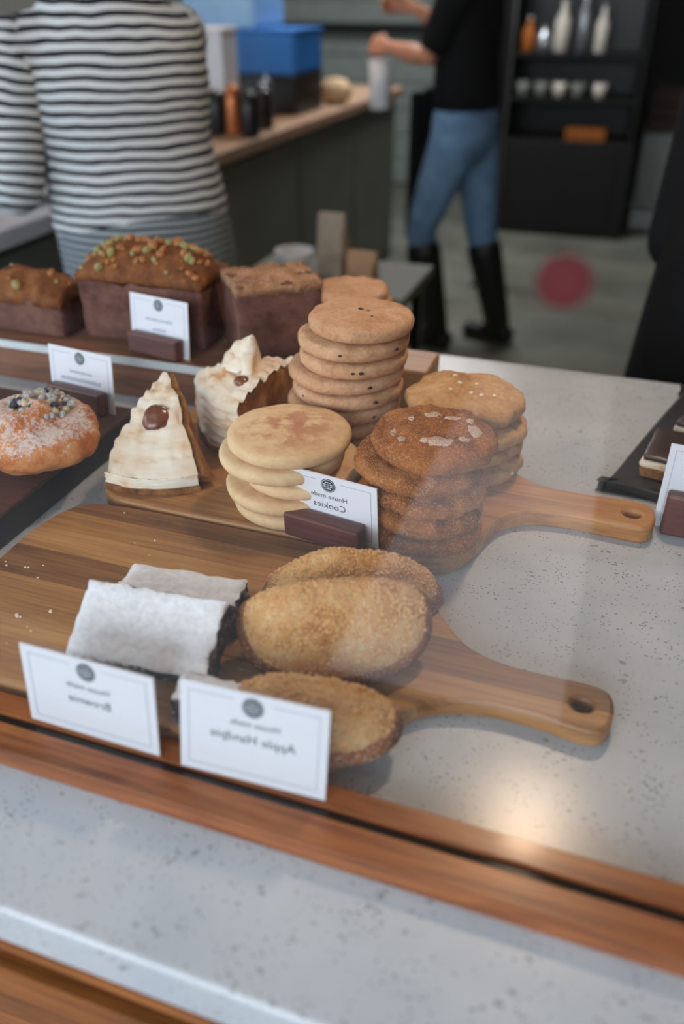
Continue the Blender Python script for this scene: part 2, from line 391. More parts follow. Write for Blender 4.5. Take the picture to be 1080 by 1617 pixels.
# ------------------------------------------------------------------ the counter
ct = bm_obj('countertop', bm_box(bmesh.new(), -1.25, 1.6, .22, 1.245, -.042, 0, .004, 3), M_quartz)
T(ct, 'pale grey speckled quartz countertop under the pastry boards', 'countertop')
cab = empty('counter_cabinet', (0, .6, FZ))
T(cab, 'orange-brown wooden cabinet supporting the quartz countertop', 'cabinet')
box('carcass', -1.2, 1.55, -.34, .62, 0, .957, M_cab_dark, cab)
box('top_rail', -1.2, 1.55, -.382, -.3402, .951, .9575, M_cab, cab, .001)
for k, (a, b) in enumerate(((-1.2, -.165), (-.155, .70), (.71, 1.55))):
    box('drawer_front', a, b, -.372, -.3402, .66, .892, M_cab, cab, .003)
    box('cupboard_door', a, b, -.372, -.3402, .06, .65, M_cab, cab, .003)

# ------------------------------------------------------------------ glass display case
case = empty('display_case', (-.1, .35, 0))
T(case, 'varnished wooden sill with upright clear glass pane in front of the pastries', 'display case')
def cbox(n, x0, x1, y0, y1, z0, z1, m, b=0): return box(n, x0 + .1, x1 + .1, y0 - .35, y1 - .35, z0, z1, m, case, b)
cbox('front_sill', -1.2, 1.3, .3175, .3415, 0, .018, M_rail, .0012)
cbox('seal', -1.2, 1.3, .3417, .3503, 0, .0135, M_seal)
cbox('back_sill', -1.2, 1.3, .3505, .370, 0, .0165, M_rail, .0012)
cbox('glass_pane', -1.2, 1.3, .344, .348, .0137, .95, M_glass)

# ------------------------------------------------------------------ serving boards
def board(name, outline, hole, t, cuts, mats, label, loc=(0, 0, 0)):
    root = empty(name, loc); T(root, label, 'cutting board')
    ys = [-9] + list(cuts) + [9]
    base = prism(outline, 0, t, .0035, hole)
    for i in range(len(ys) - 1):
        b = base.copy()
        for y, sgn in ((ys[i], 1), (ys[i + 1], -1)):
            if abs(y) < 5:
                geom = b.verts[:] + b.edges[:] + b.faces[:]
                bmesh.ops.bisect_plane(b, geom=geom, plane_co=(0, y, 0), plane_no=(0, sgn, 0), clear_inner=True)
                be = [e for e in b.edges if e.is_boundary]
                if be: bmesh.ops.holes_fill(b, edges=be, sides=0)
        if b.faces:
            o = bm_obj('stave', b, mats[i % len(mats)], root, False)
        else: b.free()
    base.free()
    return root
def circ(cx, cy, rx, ry, n=20): return [(cx + rx * math.cos(2 * math.pi * k / n), cy + ry * math.sin(2 * math.pi * k / n)) for k in range(n)]
A = M_acacia
out2 = smooth_loop([(-.5430, .455), (-.5435, .515), (-.5425, .585), (-.5240, .634), (-.4730, .6465), (-.36, .648), (-.26, .648), (-.175, .6450), (-.130, .626), (-.108, .585), (-.075, .547), (-.038, .5335),
                   (.005, .5325), (.034, .5320), (.048, .525), (.0515, .506), (.047, .487), (.034, .4795), (-.005, .484), (-.045, .4835), (-.082, .473), (-.110, .447), (-.127, .408), (-.150, .384), (-.20, .3785), (-.36, .3780), (-.48, .3785), (-.524, .392)], 5)[::-1]
board('paddle_board', out2, circ(.027, .506, .0085, .0075), .02, (.425, .462, .503, .548, .583, .617), [A[1], A[0], A[1], A[2], A[0], A[1], A[2]],
      'long striped acacia paddle board under the sugared brownies and hand pies')
out1 = smooth_loop([(-.526, .72), (-.5265, .80), (-.524, .88), (-.505, .912), (-.45, .921), (-.30, .922), (-.17, .920), (-.115, .900), (-.085, .862), (-.05, .840), (-.01, .836),
                   (.045, .8375), (.068, .833), (.0755, .811), (.069, .787), (.045, .7835), (-.01, .786), (-.055, .778), (-.082, .752), (-.097, .700), (-.115, .668), (-.15, .654), (-.30, .6520), (-.45, .6525), (-.50, .658), (-.522, .680)], 5)[::-1]
board('paddle_board', out1, circ(.051, .809, .0095, .0075), .022, (.70, .745, .80, .86), [A[1], A[0], A[3], A[3], A[0]],
      'honey-coloured paddle board under the cookie stacks and cream pie slices')
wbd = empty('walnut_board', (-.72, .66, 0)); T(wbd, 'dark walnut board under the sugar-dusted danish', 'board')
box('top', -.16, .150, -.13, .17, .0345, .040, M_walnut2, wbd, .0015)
box('body', -.158, .148, -.128, .168, 0, .0343, M_black, wbd, .002)  # black colour stands in for the shade on the board's side
rs = empty('wooden_riser', (-.6, 1.0, 0)); T(rs, 'long low brown wooden riser with pale metal lip holding the loaf cakes', 'riser')
box('top', -.42, .288, -.066, .20, .045, .060, M_riser, rs, .002)
box('front_panel', -.415, .285, -.064, -.05, 0, .045, M_riser, rs)
box('back_panel', -.415, .285, .18, .194, 0, .045, M_riser, rs)
box('metal_lip', -.42, .28, -.070, -.0665, .052, .0625, M_whitemetal, rs)

T(box('wooden_block', -.300, -.232, 1.02, 1.10, 0, .060, M_acacia[0], None, .003), 'pale wooden block beside the riser, behind the golden cookies', 'block')
# ------------------------------------------------------------------ label cards
def text_mesh(txt, size):
    cu = bpy.data.curves.new('t', 'FONT'); cu.body = txt; cu.size = size; cu.align_x = 'CENTER'; cu.resolution_u = 2
    o = bpy.data.objects.new('t', cu); C.objects.link(o)
    bpy.context.view_layer.update()
    me = bpy.data.meshes.new_from_object(o.evaluated_get(bpy.context.evaluated_depsgraph_get()))
    bpy.data.objects.remove(o); bpy.data.curves.remove(cu)
    return me
def flat(me, x, z, y, mirror=True):
    """stand a text mesh (xy) up on the card face, reading mirrored as in the photograph"""
    for v in me.vertices:
        v.co = Vector(((-v.co.x if mirror else v.co.x) + x, y, v.co.y + z))
    me.materials.clear()
    return me
def card(x, y, z, yaw, tilt, W, H, lines, label, holder=True, acrylic=False, hz=0, roll=0, marks=None, hx=0):
    root = empty('label_card', (x, y, z), (0, 0, yaw))
    T(root, label, 'label card', 'white label cards among the pastries')
    tr = Matrix.Rotation(-tilt, 4, 'X') @ Matrix.Rotation(-roll, 4, 'Y')
    def add(name, bm_or_me, mat, par=None, smooth=False):
        me = bm_or_me
        if isinstance(me, bmesh.types.BMesh):
            bmesh.ops.recalc_face_normals(me, faces=me.faces[:])
            m2 = bpy.data.meshes.new(name); me.to_mesh(m2); me.free(); me = m2
        me.transform(tr)
        return link(name, me, mat, par or root, smooth)
    sheet = add('card_sheet', bm_box(bmesh.new(), -W / 2, W / 2, -.0008, .0008, 0, H), M_card)
    f = -.00095
    bm = bmesh.new(); t = .0005; i = .0065
    for a in ((-W / 2 + i, -W / 2 + i + t, i, H - i), (W / 2 - i - t, W / 2 - i, i, H - i), (-W / 2 + i, W / 2 - i, i, i + t),
              (-W / 2 + i, -.014, H - i - t, H - i), (.014, W / 2 - i, H - i - t, H - i)):
        bm_box(bm, a[0], a[1], f, f + .0002, a[2], a[3])
    add('printed_border', bm, M_ink_light, sheet)
    lx, lz, lr = 0, H - .0112, .0082
    bm = bmesh.new()
    r_ = bmesh.ops.create_circle(bm, cap_ends=True, radius=lr, segments=28, matrix=Matrix.Translation((lx, f, lz)) @ Matrix.Rotation(R(90), 4, 'X'))
    add('round_stamp', bm, M_stamp, sheet)
    bm = bmesh.new()
    for k, (dz, wd) in enumerate(((.0037, .0032), (.0012, .0052), (-.0012, .0052), (-.0036, .0034))):
        for q in range(3):
            bm_box(bm, lx - wd + q * wd * .7, lx - wd + q * wd * .7 + wd * .5, f - .0002, f - .0001, lz + dz - .0005, lz + dz + .0005)
    n = 28
    vi = [[bm.verts.new((lx + rr * math.cos(2 * math.pi * k / n), f - .00012, lz + rr * math.sin(2 * math.pi * k / n))) for k in range(n)] for rr in (.0068, .0073)]
    for k in range(n): bm.faces.new((vi[0][k], vi[0][(k + 1) % n], vi[1][(k + 1) % n], vi[1][k]))
    add('stamp_lines', bm, M_card, sheet)
    for txt, size, zz, xo in lines:
        add('printed_lettering', flat(text_mesh(txt, size), xo, zz, f), M_ink, sheet)
    if marks:       # lettering too blurred to read: only its strokes
        bm = bmesh.new(); rnd = random.Random(int(abs(x) * 1000))
        for (x0, x1, zz, hh) in marks:
            q = x0
            while q < x1:
                wv = rnd.uniform(.0012, .0024)
                bm_box(bm, q, q + wv * .7, f, f + .0002, zz, zz + hh * rnd.uniform(.5, 1)); q += wv * 1.2
        add('printed_marks', bm, M_ink_light, sheet)
    if holder:
        hb = bmesh.new()
        bm_box(hb, -.0435 + hx, .0435 + hx, -.020, -.0025, 0, .0295 + hz, .003, 2)
        add('holder_front', hb, M_walnut, root)
        hb = bmesh.new()
        bm_box(hb, -.0435 + hx, .0435 + hx, .0015, .010, 0, .016, .002, 2)
        add('holder_back', hb, M_walnut, root)
    if acrylic:
        add('acrylic_back', bm_box(bmesh.new(), -W / 2 + .004, W / 2 - .01, .0012, .0026, 0, H + .0035), M_acrylic, root)
    return root
card(-.3222, .3530, .0172, -.0080, .100, .1138, .0722, [('House made', .0074, .0440, 0), ('Brownie', .0110, .0300, 0)], 'white card reading Brownie standing against the glass before the brownies', False, True)
card(-.1910, .3530, .0172, .042, .198, .1112, .0745, [('House made', .0074, .0470, .002), ('Apple Handpie', .0108, .0330, 0)], 'white card reading Apple Handpie standing against the glass before the hand pies', False, True, roll=-.0)
card(-.2409, .6640, .022, -.148, -.10, .1067, .0745, [('House made', .0082, .0470, 0), ('Cookies', .0112, .0345, 0)], 'white card reading Cookies in front of the sugar and molasses cookie stacks', True, hx=-.002)
card(-.6066, .9646, .060, -.1825, .10, .1028, .080, [], 'white card in a walnut block on the riser beside the nut loaf', True, marks=[(-.024, .024, .046, .004), (-.012, .012, .032, .005)])
card(-.6362, .8129, .040, -.1324, .12, .1028, .0754, [], 'white card in a walnut block behind the sugar-dusted danish', True, marks=[(-.018, .018, .044, .004), (-.034, .03, .033, .006)])
card(.1265, .8270, .0, -.06, .06, .1028, .098, [], 'white card in a dark walnut block in front of the black slate tray', True, hz=.018, marks=[(-.018, .018, .058, .004)], hx=.0)

# ------------------------------------------------------------------ cookies
def cookie_mesh(name, rad, th, seed, irr=.03, lump=.0015, dome=.35, rough_scale=60, cut=None):
    n, rings = 96, 15
    prof = [(u, 1) for u in [0.0001] + [k / 18 * .86 for k in range(1, 19)]]
    prof += [(.925, .96), (.97, .86), (.995, .68), (1.0, .45), (.985, .20), (.955, .04), (.92, 0)]
    vs, fs = [], []
    for i, (u, h) in enumerate(prof):
        for k in range(n):
            a = 2 * math.pi * k / n
            rr = rad * (1 + irr * noise.noise((math.cos(a) * 1.3 + seed, math.sin(a) * 1.3, seed * .7)) + irr * .35 * noise.noise((math.cos(a) * 5, math.sin(a) * 5 + seed, 2)))
            x, y = u * rr * math.cos(a), u * rr * math.sin(a)
            if i < 19: z = th * (1 - dome * (u / .86) ** 3.2 * .5)
            else: z = th * h * (1 - dome * .5)
            if h > 0.1:
                z += lump * noise.noise((x * rough_scale, y * rough_scale, seed)) + lump * .45 * noise.noise((x * rough_scale * 2.4, y * rough_scale * 2.4, seed + 8)) - lump * .6 * abs(noise.noise((x * rough_scale * .7 + 5, y * rough_scale * .7, seed))) * (1 if i < 21 else .4) + lump * .3 * noise.noise((x * 260, y * 260, seed + 2))
                x += lump * .5 * noise.noise((y * 90, z * 90, seed)) * (u > .5); y += lump * .5 * noise.noise((x * 90, z * 90, seed + 4)) * (u > .5)
            vs.append((x, y, min(z, th)))
    for i in range(len(prof) - 1):
        for k in range(n):
            k2 = (k + 1) % n
            fs.append((i * n + k, (i + 1) * n + k, (i + 1) * n + k2, i * n + k2))
    b = (len(prof) - 1) * n
    fs.append(tuple(reversed(range(b, b + n)))); fs.append(tuple(range(n)))
    me = bpy.data.meshes.new(name); me.from_pydata(vs, [], fs)
    return me
ORD = ['top', 'second', 'third', 'fourth', 'fifth', 'sixth', 'seventh', 'eighth', 'ninth']
def stack(name, cx, cy, z0, rad, th, offs, mat, what, group, irr=.03, lump=.0015, dome=.35, chips=None, seed=1, rs=60, tilt_top=0):
    """offs listed from the top cookie down: (dx, dy, scale)"""
    n = len(offs); meshes = [cookie_mesh(name, rad, th, seed + q * 3.3, irr, lump, dome, rs) for q in range(min(4, n))]
    for i, (dx, dy, sc) in enumerate(offs):
        zb = z0 + (n - 1 - i) * (th + .0002)
        me = meshes[i % len(meshes)]
        o = link(name, me, mat, None, True, (cx + dx, cy + dy, zb), (0, 0, i * 1.9 + seed))
        o.scale = (sc, sc, 1)
        pos = 'top cookie' if i == 0 else ('bottom cookie' if i == n - 1 else ORD[i] + ' cookie from the top')
        T(o, f'{pos} in the stack of {what}', 'cookie', group)
        if chips:
            rnd = random.Random(i + seed)
            for q in range(chips[1] if i == 0 else chips[2]):
                a = rnd.uniform(0, 6.28)
                if i == 0: rr = rad * rnd.uniform(.1, .75); zz = th * .96
                else: a = rnd.uniform(3.6, 6.4) - (i * 1.9 + seed); rr = rad * .985; zz = th * .48
                b = bmesh.new(); bmesh.ops.create_icosphere(b, subdivisions=1, radius=rnd.uniform(.002, .0038))
                for v in b.verts: v.co.z *= .6
                bm_obj(chips[3], b, chips[0], o, True, (rr * math.cos(a), rr * math.sin(a), zz))
stack('sugar_cookie', -.307, .714, .022, 0.0665, .0182, [(.001, 0, .99), (-.006, -.004, 1.0), (.014, .006, 1.0), (-.003, -.003, .98), (.004, 0, .97)], M_sugar,
      'pale sugar cookies', 'pale sugar cookies', .015, .0007, .34, seed=2)
stack('molasses_cookie', -.154, .713, .022, .0625, .0230, [(.002, .003, 1.0), (-.010, -.002, 1.03), (.0, -.004, .96), (.0, -.006, .95), (.0, -.006, .94)], M_mol,
      'dark cracked molasses cookies', 'dark molasses cookies', .05, .0050, .45, seed=5, rs=46)
M_plate = baked('cracked_sugar_plate', (228, 200, 180), (214, 180, 158), (184, 140, 112), 90, .1, .85, .8)
top_m = next(o for o in C.objects if o.name == 'molasses_cookie')
tops_ = [v.co.copy() for v in top_m.data.vertices][:19 * 96]
for k, (px_, py_, ra, rb) in enumerate(((-.008, .029, .0104, .0078), (.013, .024, .0085, .0066), (.031, .021, .0041, .0048), (.039, .006, .0072, .0110), (.011, -.028, .0175, .0092), (.033, -.015, .0060, .0060), (-.024, -.033, .0042, .0066), (-.026, .010, .0034, .0040), (-.036, -.020, .0034, .0050))):
    q_ = Matrix.Rotation(-top_m.rotation_euler.z, 3, 'Z'); pv, pf = [], []
    for ring in (0, .5, .85, 1.0):
        for j in range(18):
            a = 2 * math.pi * j / 18; w_ = 1 + .30 * noise.noise((math.cos(a) * 1.6 + k * 5, math.sin(a) * 1.6, 3))
            ex, ey = ra * ring * w_ * math.cos(a), rb * ring * w_ * math.sin(a)
            p_ = q_ @ Vector((px_ + ex * .945 - ey * .327, py_ + ex * .327 + ey * .945, 0))
            z_ = min(tops_, key=lambda t: (t.x - p_.x) ** 2 + (t.y - p_.y) ** 2).z
            pv.append((p_.x, p_.y, z_ + (.0009 if ring < 1 else -.001)))
    for r_ in range(3):
        for j in range(18): pf.append((r_ * 18 + j, (r_ + 1) * 18 + j, (r_ + 1) * 18 + (j + 1) % 18, r_ * 18 + (j + 1) % 18))
    me = bpy.data.meshes.new('cracked_plate'); me.from_pydata(pv, [], pf)
    link('cracked_plate', me, M_plate, top_m)
stack('chip_cookie', -.279, .858, .022, .0610, .0188, [(.004, .004, .98), (-.004, .0, 1.04), (-.003, -.003, 1.03), (-.012, -.002, 1.10), (-.009, -.002, 1.07), (-.015, -.001, 1.10), (-.014, 0, 1.08), (-.012, 0, 1.04), (-.008, .002, 1.0)], M_choc,
      'thin chocolate chip cookies', 'tan chocolate chip cookies', .03, .0014, .22, chips=(M_chip, 4, 2, 'chocolate_chip'), seed=9)
stack('golden_cookie', -.146, .862, .022, .0655, .0235, [(-.004, .002, 1.03), (.004, -.004, 1.0), (.0, .002, .99), (.004, -.002, .98)], M_whitechip,
      'golden cookies behind the molasses stack', 'thick golden cookies', .05, .0055, .45, chips=(M_whitebit, 7, 1, 'white_chocolate_chunk'), seed=14, rs=40)
stack('flat_cookie', -.362, 1.085, .060, .052, .0178, [(0, 0, 1.02), (.008, .004, .97), (-.006, 0, 1), (.004, 0, 1), (0, 0, 1)], M_choc,
      'riser cookies behind the chip cookies', 'cookies on the riser', .03, .0016, .25, seed=21)

# ------------------------------------------------------------------ hand pies
def handpie(loc, rot, seed, label, w=.152, d=.088, th=.036):
    n, rings = 64, 12
    def outline(a):     # half moon: straight hinge at +y, rounded belly at -y
        c, s = math.cos(a), math.sin(a)
        p = 2.6
        r = (abs(c) ** p + abs(s) ** p) ** (-1 / p)
        x, y = r * c * w / 2, r * s
        y = y * d * .34 if y > 0 else y * d * .66 * (1 - .10 * (abs(c)))
        return x, y
    vs, fs = [], []
    for i in range(rings + 1):
        u = i / rings
        for k in range(n):
            a = 2 * math.pi * k / n
            x, y = outline(a)
            wob = 1 + .025 * noise.noise((math.cos(a) * 2.5, math.sin(a) * 2.5, seed))
            x *= u * wob; y *= u * wob
            h = th * (1 - u ** 2.6) * (.92 + .10 * fbm((x, y, seed), 22)) + .0085
            if u > .92: h = .0085 + .0016 * math.sin(k * math.pi * .75)
            if u == 1: h = .0045
            h += .0016 * fbm((x, y, seed + 3), 120) * (u < .99)
            vs.append((x, y, h))
    for k in range(n):
        x, y = outline(2 * math.pi * k / n); vs.append((x * .93, y * .93, 0))
    for i in range(rings + 1):
        for k in range(n):
            k2 = (k + 1) % n
            fs.append((i * n + k, (i + 1) * n + k, (i + 1) * n + k2, i * n + k2))
    b = (rings + 1) * n; fs.append(tuple(reversed(range(b, b + n)))); fs.append(tuple(range(n)))
    root = empty('hand_pie', loc, rot); T(root, label, 'hand pie', 'golden hand pies on the paddle board')
    me = bpy.data.meshes.new('crust'); me.from_pydata(vs, [], fs); me.materials.append(M_handpie); me.materials.append(M_handrim)
    for p in me.polygons:
        if p.vertices[0] // n >= rings - 1: p.material_index = 1
    link('crust', me, None, root)
    bm = bmesh.new(); rnd = random.Random(seed)       # coarse sugar crystals
    for q in range(1100):
        a = rnd.uniform(0, 6.283); u = math.sqrt(rnd.uniform(0, .85)); x, y = outline(a); x *= u; y *= u
        h = th * (1 - u ** 2.6) * (.92 + .10 * fbm((x, y, seed), 22)) + .0085 + .0016 * fbm((x, y, seed + 3), 120)
        r = rnd.uniform(.0004, .0011)
        bm_box(bm, x - r, x + r, y - r, y + r, h - r * .4, h + r, M=None)
    so = bm_obj('coarse_sugar', bm, M_crystal, root); so['kind'] = 'stuff'
    return root
M_crystal = plain('sugar_crystals', (226, 180, 122), .4, .5, var=.15, scale=300)
handpie((-.190, .576, .0205), (R(4), 0, R(19)), 3, 'hand pie at the back of the three, nearest the Cookies card', .170, .076, .048)
handpie((-.182, .506, .0520), (R(30), R(0), R(25)), 8, 'large golden hand pie in the middle, leaning on the one behind', .164, .094, .034)
handpie((-.174, .418, .0205), (R(3), 0, R(13)), 12, 'hand pie at the front, behind the Apple Handpie card', .150, .072, .036)

# ------------------------------------------------------------------ brownies
def brownie(w, d, h, loc, rot, seed, label):
    bm = bmesh.new(); bm_box(bm, -w / 2, w / 2, 0, d, 0, h, .003, 2)
    bmesh.ops.subdivide_edges(bm, edges=bm.edges[:], cuts=11, use_grid_fill=True)
    for v in bm.verts:
        q = v.co * 1.0
        v.co += Vector((.0030 * noise.noise(q * 150 + Vector((seed, 0, 0))), .0030 * noise.noise(q * 150 + Vector((0, seed, 0))), .0022 * noise.noise(q * 130 + Vector((0, 0, seed))) if v.co.z > .004 else 0))
    o = bm_obj('brownie', bm, M_brownie, None, True, loc, rot); T(o, label, 'brownie', 'sugar-dusted brownies on the paddle board')
    return o
brownie(.122, .066, .030, (-.316, .4185, .0215), (R(33), 0, R(5)), 2, 'dark brownie thick with powdered sugar, tilted towards the glass')
brownie(.110, .038, .0385, (-.3195, .4790, .0205), (0, 0, R(5)), 6, 'dark brownie dusted with sugar, standing behind the tilted one')
brownie(.060, .030, .030, (-.240, .3820, .0205), (0, 0, R(4)), 9, 'small dark brownie piece on the board between the two front cards')

# ------------------------------------------------------------------ cream pie slices
def pie_slice(name, loc, rotz, Rr, half, h_tip, h_rim, label, seed, ridged=.002, side=0.0):
    """mounded wedge: tip at the origin, rim towards -y"""
    root = empty(name, loc, (0, 0, rotz)); T(root, label, 'pie slice', 'cream pie slices on the paddle board')
    na, nr = 22, 26
    vs, fs = [], []
    for j in range(nr + 1):
        r = Rr * j / nr
        for i in range(na + 1):
            a = -half + 2 * half * i / na
            x, y = r * math.sin(a), -r * math.cos(a)
            u = j / nr
            h = h_rim + (h_tip - h_rim) * (1 - u) ** .9 + .010 * math.sin(u * math.pi)
            h += ridged * math.sin(r * 420 + 3 * noise.noise((x * 30, y * 30, seed))) + .0050 * fbm((x, y, seed), 70)
            if j == nr: h -= .004
            x += .0055 * noise.noise((x * 70, y * 70, seed + 2)) * (i in (0, 1, na - 1, na))
            vs.append((x, y, h))
    top_n = len(vs)
    # skirt of cream down the rim
    NL = 16
    for lev in range(1, NL + 1):
        for i in range(na + 1):
            a = -half + 2 * half * i / na
            rr = Rr * (1 + .020 * math.sin(lev * 2.0 + 2 * noise.noise((a * 3, 1, seed))) + .020 * noise.noise((a * 7, lev * .5, seed)))
            vs.append((rr * math.sin(a), -rr * math.cos(a), (h_rim - .004) * (1 - lev / NL) + .006 * lev / NL))
    for j in range(nr + NL):
        for i in range(na):
            a0 = j * (na + 1) + i
            fs.append((a0, a0 + na + 1, a0 + na + 2, a0 + 1))
    me = bpy.data.meshes.new('cream'); me.from_pydata(vs, [], fs)
    o = link('cream', me, M_cream, root)
    # filling: closed wedge body a little inside the cream
    v2, f2 = [], []
    for j in range(nr + 1):
        for s in (0, 1):
            v = vs[j * (na + 1) + (0 if s == 0 else na)]
            ox, oy = (side * math.cos(half), side * math.sin(half)) if s else (0, 0)
            v2 += [(v[0] * .985 + ox * .35, v[1] * .985 + oy * .35, max(.007, v[2] - .004)), (v[0] * .985 + ox, v[1] * .985 + oy, .006)]
    for j in range(nr):
        a0 = j * 4; b0 = a0 + 4
        f2 += [(a0, a0 + 1, b0 + 1, b0), (a0 + 2, b0 + 2, b0 + 3, a0 + 3), (a0, b0, b0 + 2, a0 + 2), (a0 + 1, a0 + 3, b0 + 3, b0 + 1)]
    e = nr * 4; f2 += [(e, e + 1, e + 3, e + 2)]
    me = bpy.data.meshes.new('filling'); me.from_pydata(v2, [], f2); link('filling', me, M_filling, root, False)
    # crust
    bm = bmesh.new(); pts = [(0, .001)] + [(Rr * 1.03 * math.sin(a), -Rr * 1.03 * math.cos(a)) for a in [-half * 1.02 + 2.04 * half * i / 14 for i in range(15)]]
    bm.free()
    link('crust', (lambda b: (b.to_mesh(mm := bpy.data.meshes.new('crust')), b.free(), mm)[-1])(prism(pts, 0, .007, .0012)), M_crust, root, False)
    return root
p1 = pie_slice('cream_pie_slice', (-.490, .785, .022), R(15), .116, R(27), .098, .026, 'cream pie slice topped with a glazed brown nut, in front', 3, .0022, .022)
b = bmesh.new(); bmesh.ops.create_uvsphere(b, u_segments=20, v_segments=14, radius=1)
for v in b.verts:
    v.co = Vector((v.co.x * .0175, v.co.y * .0125, v.co.z * .0215 * (1 - .25 * max(0, v.co.z)))) + Vector(v.co) * .0012 * noise.noise(v.co * 4)
bm_obj('glazed_nut', b, M_nut, p1, True, (.003, -.060, .066), (R(-48), R(24), R(0)))
p2 = pie_slice('cream_pie_slice', (-.371, .897, .022), R(-40), .126, R(29), .085, .072, 'tall combed cream pie slice with a pulled peak, behind the nut slice', 11, .0020)
b = bmesh.new()
chain(b, [((-.012, -.004, -.014), .034, .026), ((-.008, 0, .004), .028, .022), ((-.002, .002, .020), .018, .016), ((.006, .003, .034), .009, .009), ((.014, .003, .042), .004, .004)], 24)
chain(b, [((.004, 0, .022), .008, .008), ((.022, -.008, .010), .007, .007), ((.036, -.018, -.010), .006, .006), ((.046, -.026, -.034), .005, .005)], 10)
bmesh.ops.subdivide_edges(b, edges=b.edges[:], cuts=1, use_grid_fill=True)
for v in b.verts: v.co += Vector((noise.noise(v.co * 60), noise.noise(v.co * 60 + Vector((3, 0, 0))), noise.noise(v.co * 90))) * .004
bm_obj('cream_peak', b, M_cream, p2, True, (-.012, -.062, .084))
b = bmesh.new(); bmesh.ops.create_uvsphere(b, u_segments=14, v_segments=10, radius=.010)
for v in b.verts: v.co.z *= .7
bm_obj('glazed_nut', b, M_nut, p2, True, (.022, -.085, .084))

# ------------------------------------------------------------------ danish
ds = empty('danish', (-.602, .674, .040)); T(ds, 'round orange-brown danish dusted with sugar on the walnut board', 'danish')
b = bmesh.new(); bmesh.ops.create_uvsphere(b, u_segments=72, v_segments=40, radius=1)
for v in b.verts:
    c = v.co.copy(); a = math.atan2(c.y, c.x); rr = math.hypot(c.x, c.y)
    sw = 1 + .045 * math.sin(a * 2 + rr * 9) + .05 * noise.noise(c * 2.2)
    v.co = Vector((c.x * .074 * sw, c.y * .070 * sw, (c.z * .034 + .033 if c.z < 0 else c.z * .036 * (1 + .16 * math.sin(a + rr * 8)) + .033)))
    v.co += c.normalized() * .0030 * fbm(v.co, 60)
    if v.co.z < 0: v.co.z = 0
bm_obj('bun', b, M_danish, ds, True)
rnd = random.Random(4)
M_darkberry = plain('dark_berries', (58, 56, 66), .6, .3, var=.3, scale=200)
M_oat = plain('toasted_oats', (206, 186, 152), .8, .3, var=.2, scale=160)
for k in range(120):
    a = rnd.uniform(0, 6.28); r = .040 * math.sqrt(rnd.random())
    b = bmesh.new(); bmesh.ops.create_icosphere(b, subdivisions=1, radius=rnd.uniform(.0028, .0052))
    for v in b.verts: v.co.z *= .7
    m_ = M_seed if k % 5 < 3 else (M_darkberry if k % 5 == 3 else M_oat)
    bm_obj('topping_bit', b, m_, ds, True, (.0 + r * math.cos(a), .014 + r * math.sin(a), .0690 - r * r * 5 + .003 * rnd.random()), (rnd.random(), rnd.random(), 0))
ds2 = empty('danish', (-.748, .690, .040)); T(ds2, 'second danish at the left edge, cut off by the frame', 'danish')
b = bmesh.new(); bmesh.ops.create_uvsphere(b, u_segments=48, v_segments=28, radius=1)
for v in b.verts:
    c = v.co.copy(); v.co = Vector((c.x * .046, c.y * .052, c.z * .032 + .030)) + c * .004 * noise.noise(c * 3)
    if v.co.z < 0: v.co.z = 0
bm_obj('bun', b, M_danish, ds2, True)

# ------------------------------------------------------------------ loaf cakes on the riser
def loaf(name, loc, rotz, L, W, H, dome, body, topm, label, seed, bits=None):
    root = empty(name, loc, (0, 0, rotz)); T(root, label, 'loaf cake', 'loaf cakes on the riser')
    nx, ny = 26, 16
    def hh(x, y): return H + dome * (1 - (2 * y / W) ** 2) * (1 - (2 * x / L) ** 4) + .006 * fbm((x, y, seed), 45)
    bm_body = bmesh.new(); bm_box(bm_body, -L / 2, L / 2, -W / 2, W / 2, 0, H, .006, 2)
    bmesh.ops.subdivide_edges(bm_body, edges=bm_body.edges[:], cuts=5, use_grid_fill=True)
    for v in bm_body.verts:
        if v.co.z > .003: v.co += Vector((noise.noise(v.co * 60 + Vector((seed, 0, 0))), noise.noise(v.co * 60 + Vector((0, seed, 0))), 0)) * .0022
    bm_obj('crumb', bm_body, body, root, True)
    vs, fs = [], []
    for j in range(ny + 1):
        for i in range(nx + 1):
            x = -L / 2 + L * i / nx; y = -W / 2 + W * j / ny
            vs.append((x * 1.012, y * 1.012, hh(x, y)))
    for j in range(ny):
        for i in range(nx):
            a = j * (nx + 1) + i; fs.append((a, a + 1, a + nx + 2, a + nx + 1))
    n0 = len(vs); per = [i for i in range(nx + 1)] + [j * (nx + 1) + nx for j in range(1, ny + 1)] + [ny * (nx + 1) + i for i in range(nx - 1, -1, -1)] + [j * (nx + 1) for j in range(ny - 1, 0, -1)]
    for q in per: vs.append((vs[q][0], vs[q][1], H - .012 + .006 * noise.noise((vs[q][0] * 60, vs[q][1] * 60, seed))))
    m = len(per)
    for q in range(m): fs.append((per[q], n0 + q, n0 + (q + 1) % m, per[(q + 1) % m]))
    fs.append(tuple(n0 + q for q in range(m)))
    me = bpy.data.meshes.new('top_crust'); me.from_pydata(vs, [], fs); bb = bmesh.new(); bb.from_mesh(me); bmesh.ops.recalc_face_normals(bb, faces=bb.faces[:]); bb.to_mesh(me); bb.free()
    link('top_crust', me, topm, root)
    if bits:
        rnd = random.Random(seed)
        for k in range(bits):
            x = rnd.uniform(-.46, .46) * L; y = rnd.uniform(-.48, .35) * W
            b = bmesh.new(); bmesh.ops.create_icosphere(b, subdivisions=1, radius=rnd.uniform(.004, .0105))
            for v in b.verts: v.co = Vector((v.co.x * rnd.uniform(.8, 1.2), v.co.y * .7, v.co.z * .7))
            bm_obj('chopped_nut', b, M_pistachio if rnd.random() < .4 else M_walnutbit, root, True, (x, y, hh(x, y) + .002), (rnd.random(), rnd.random(), rnd.random() * 6))
    return root
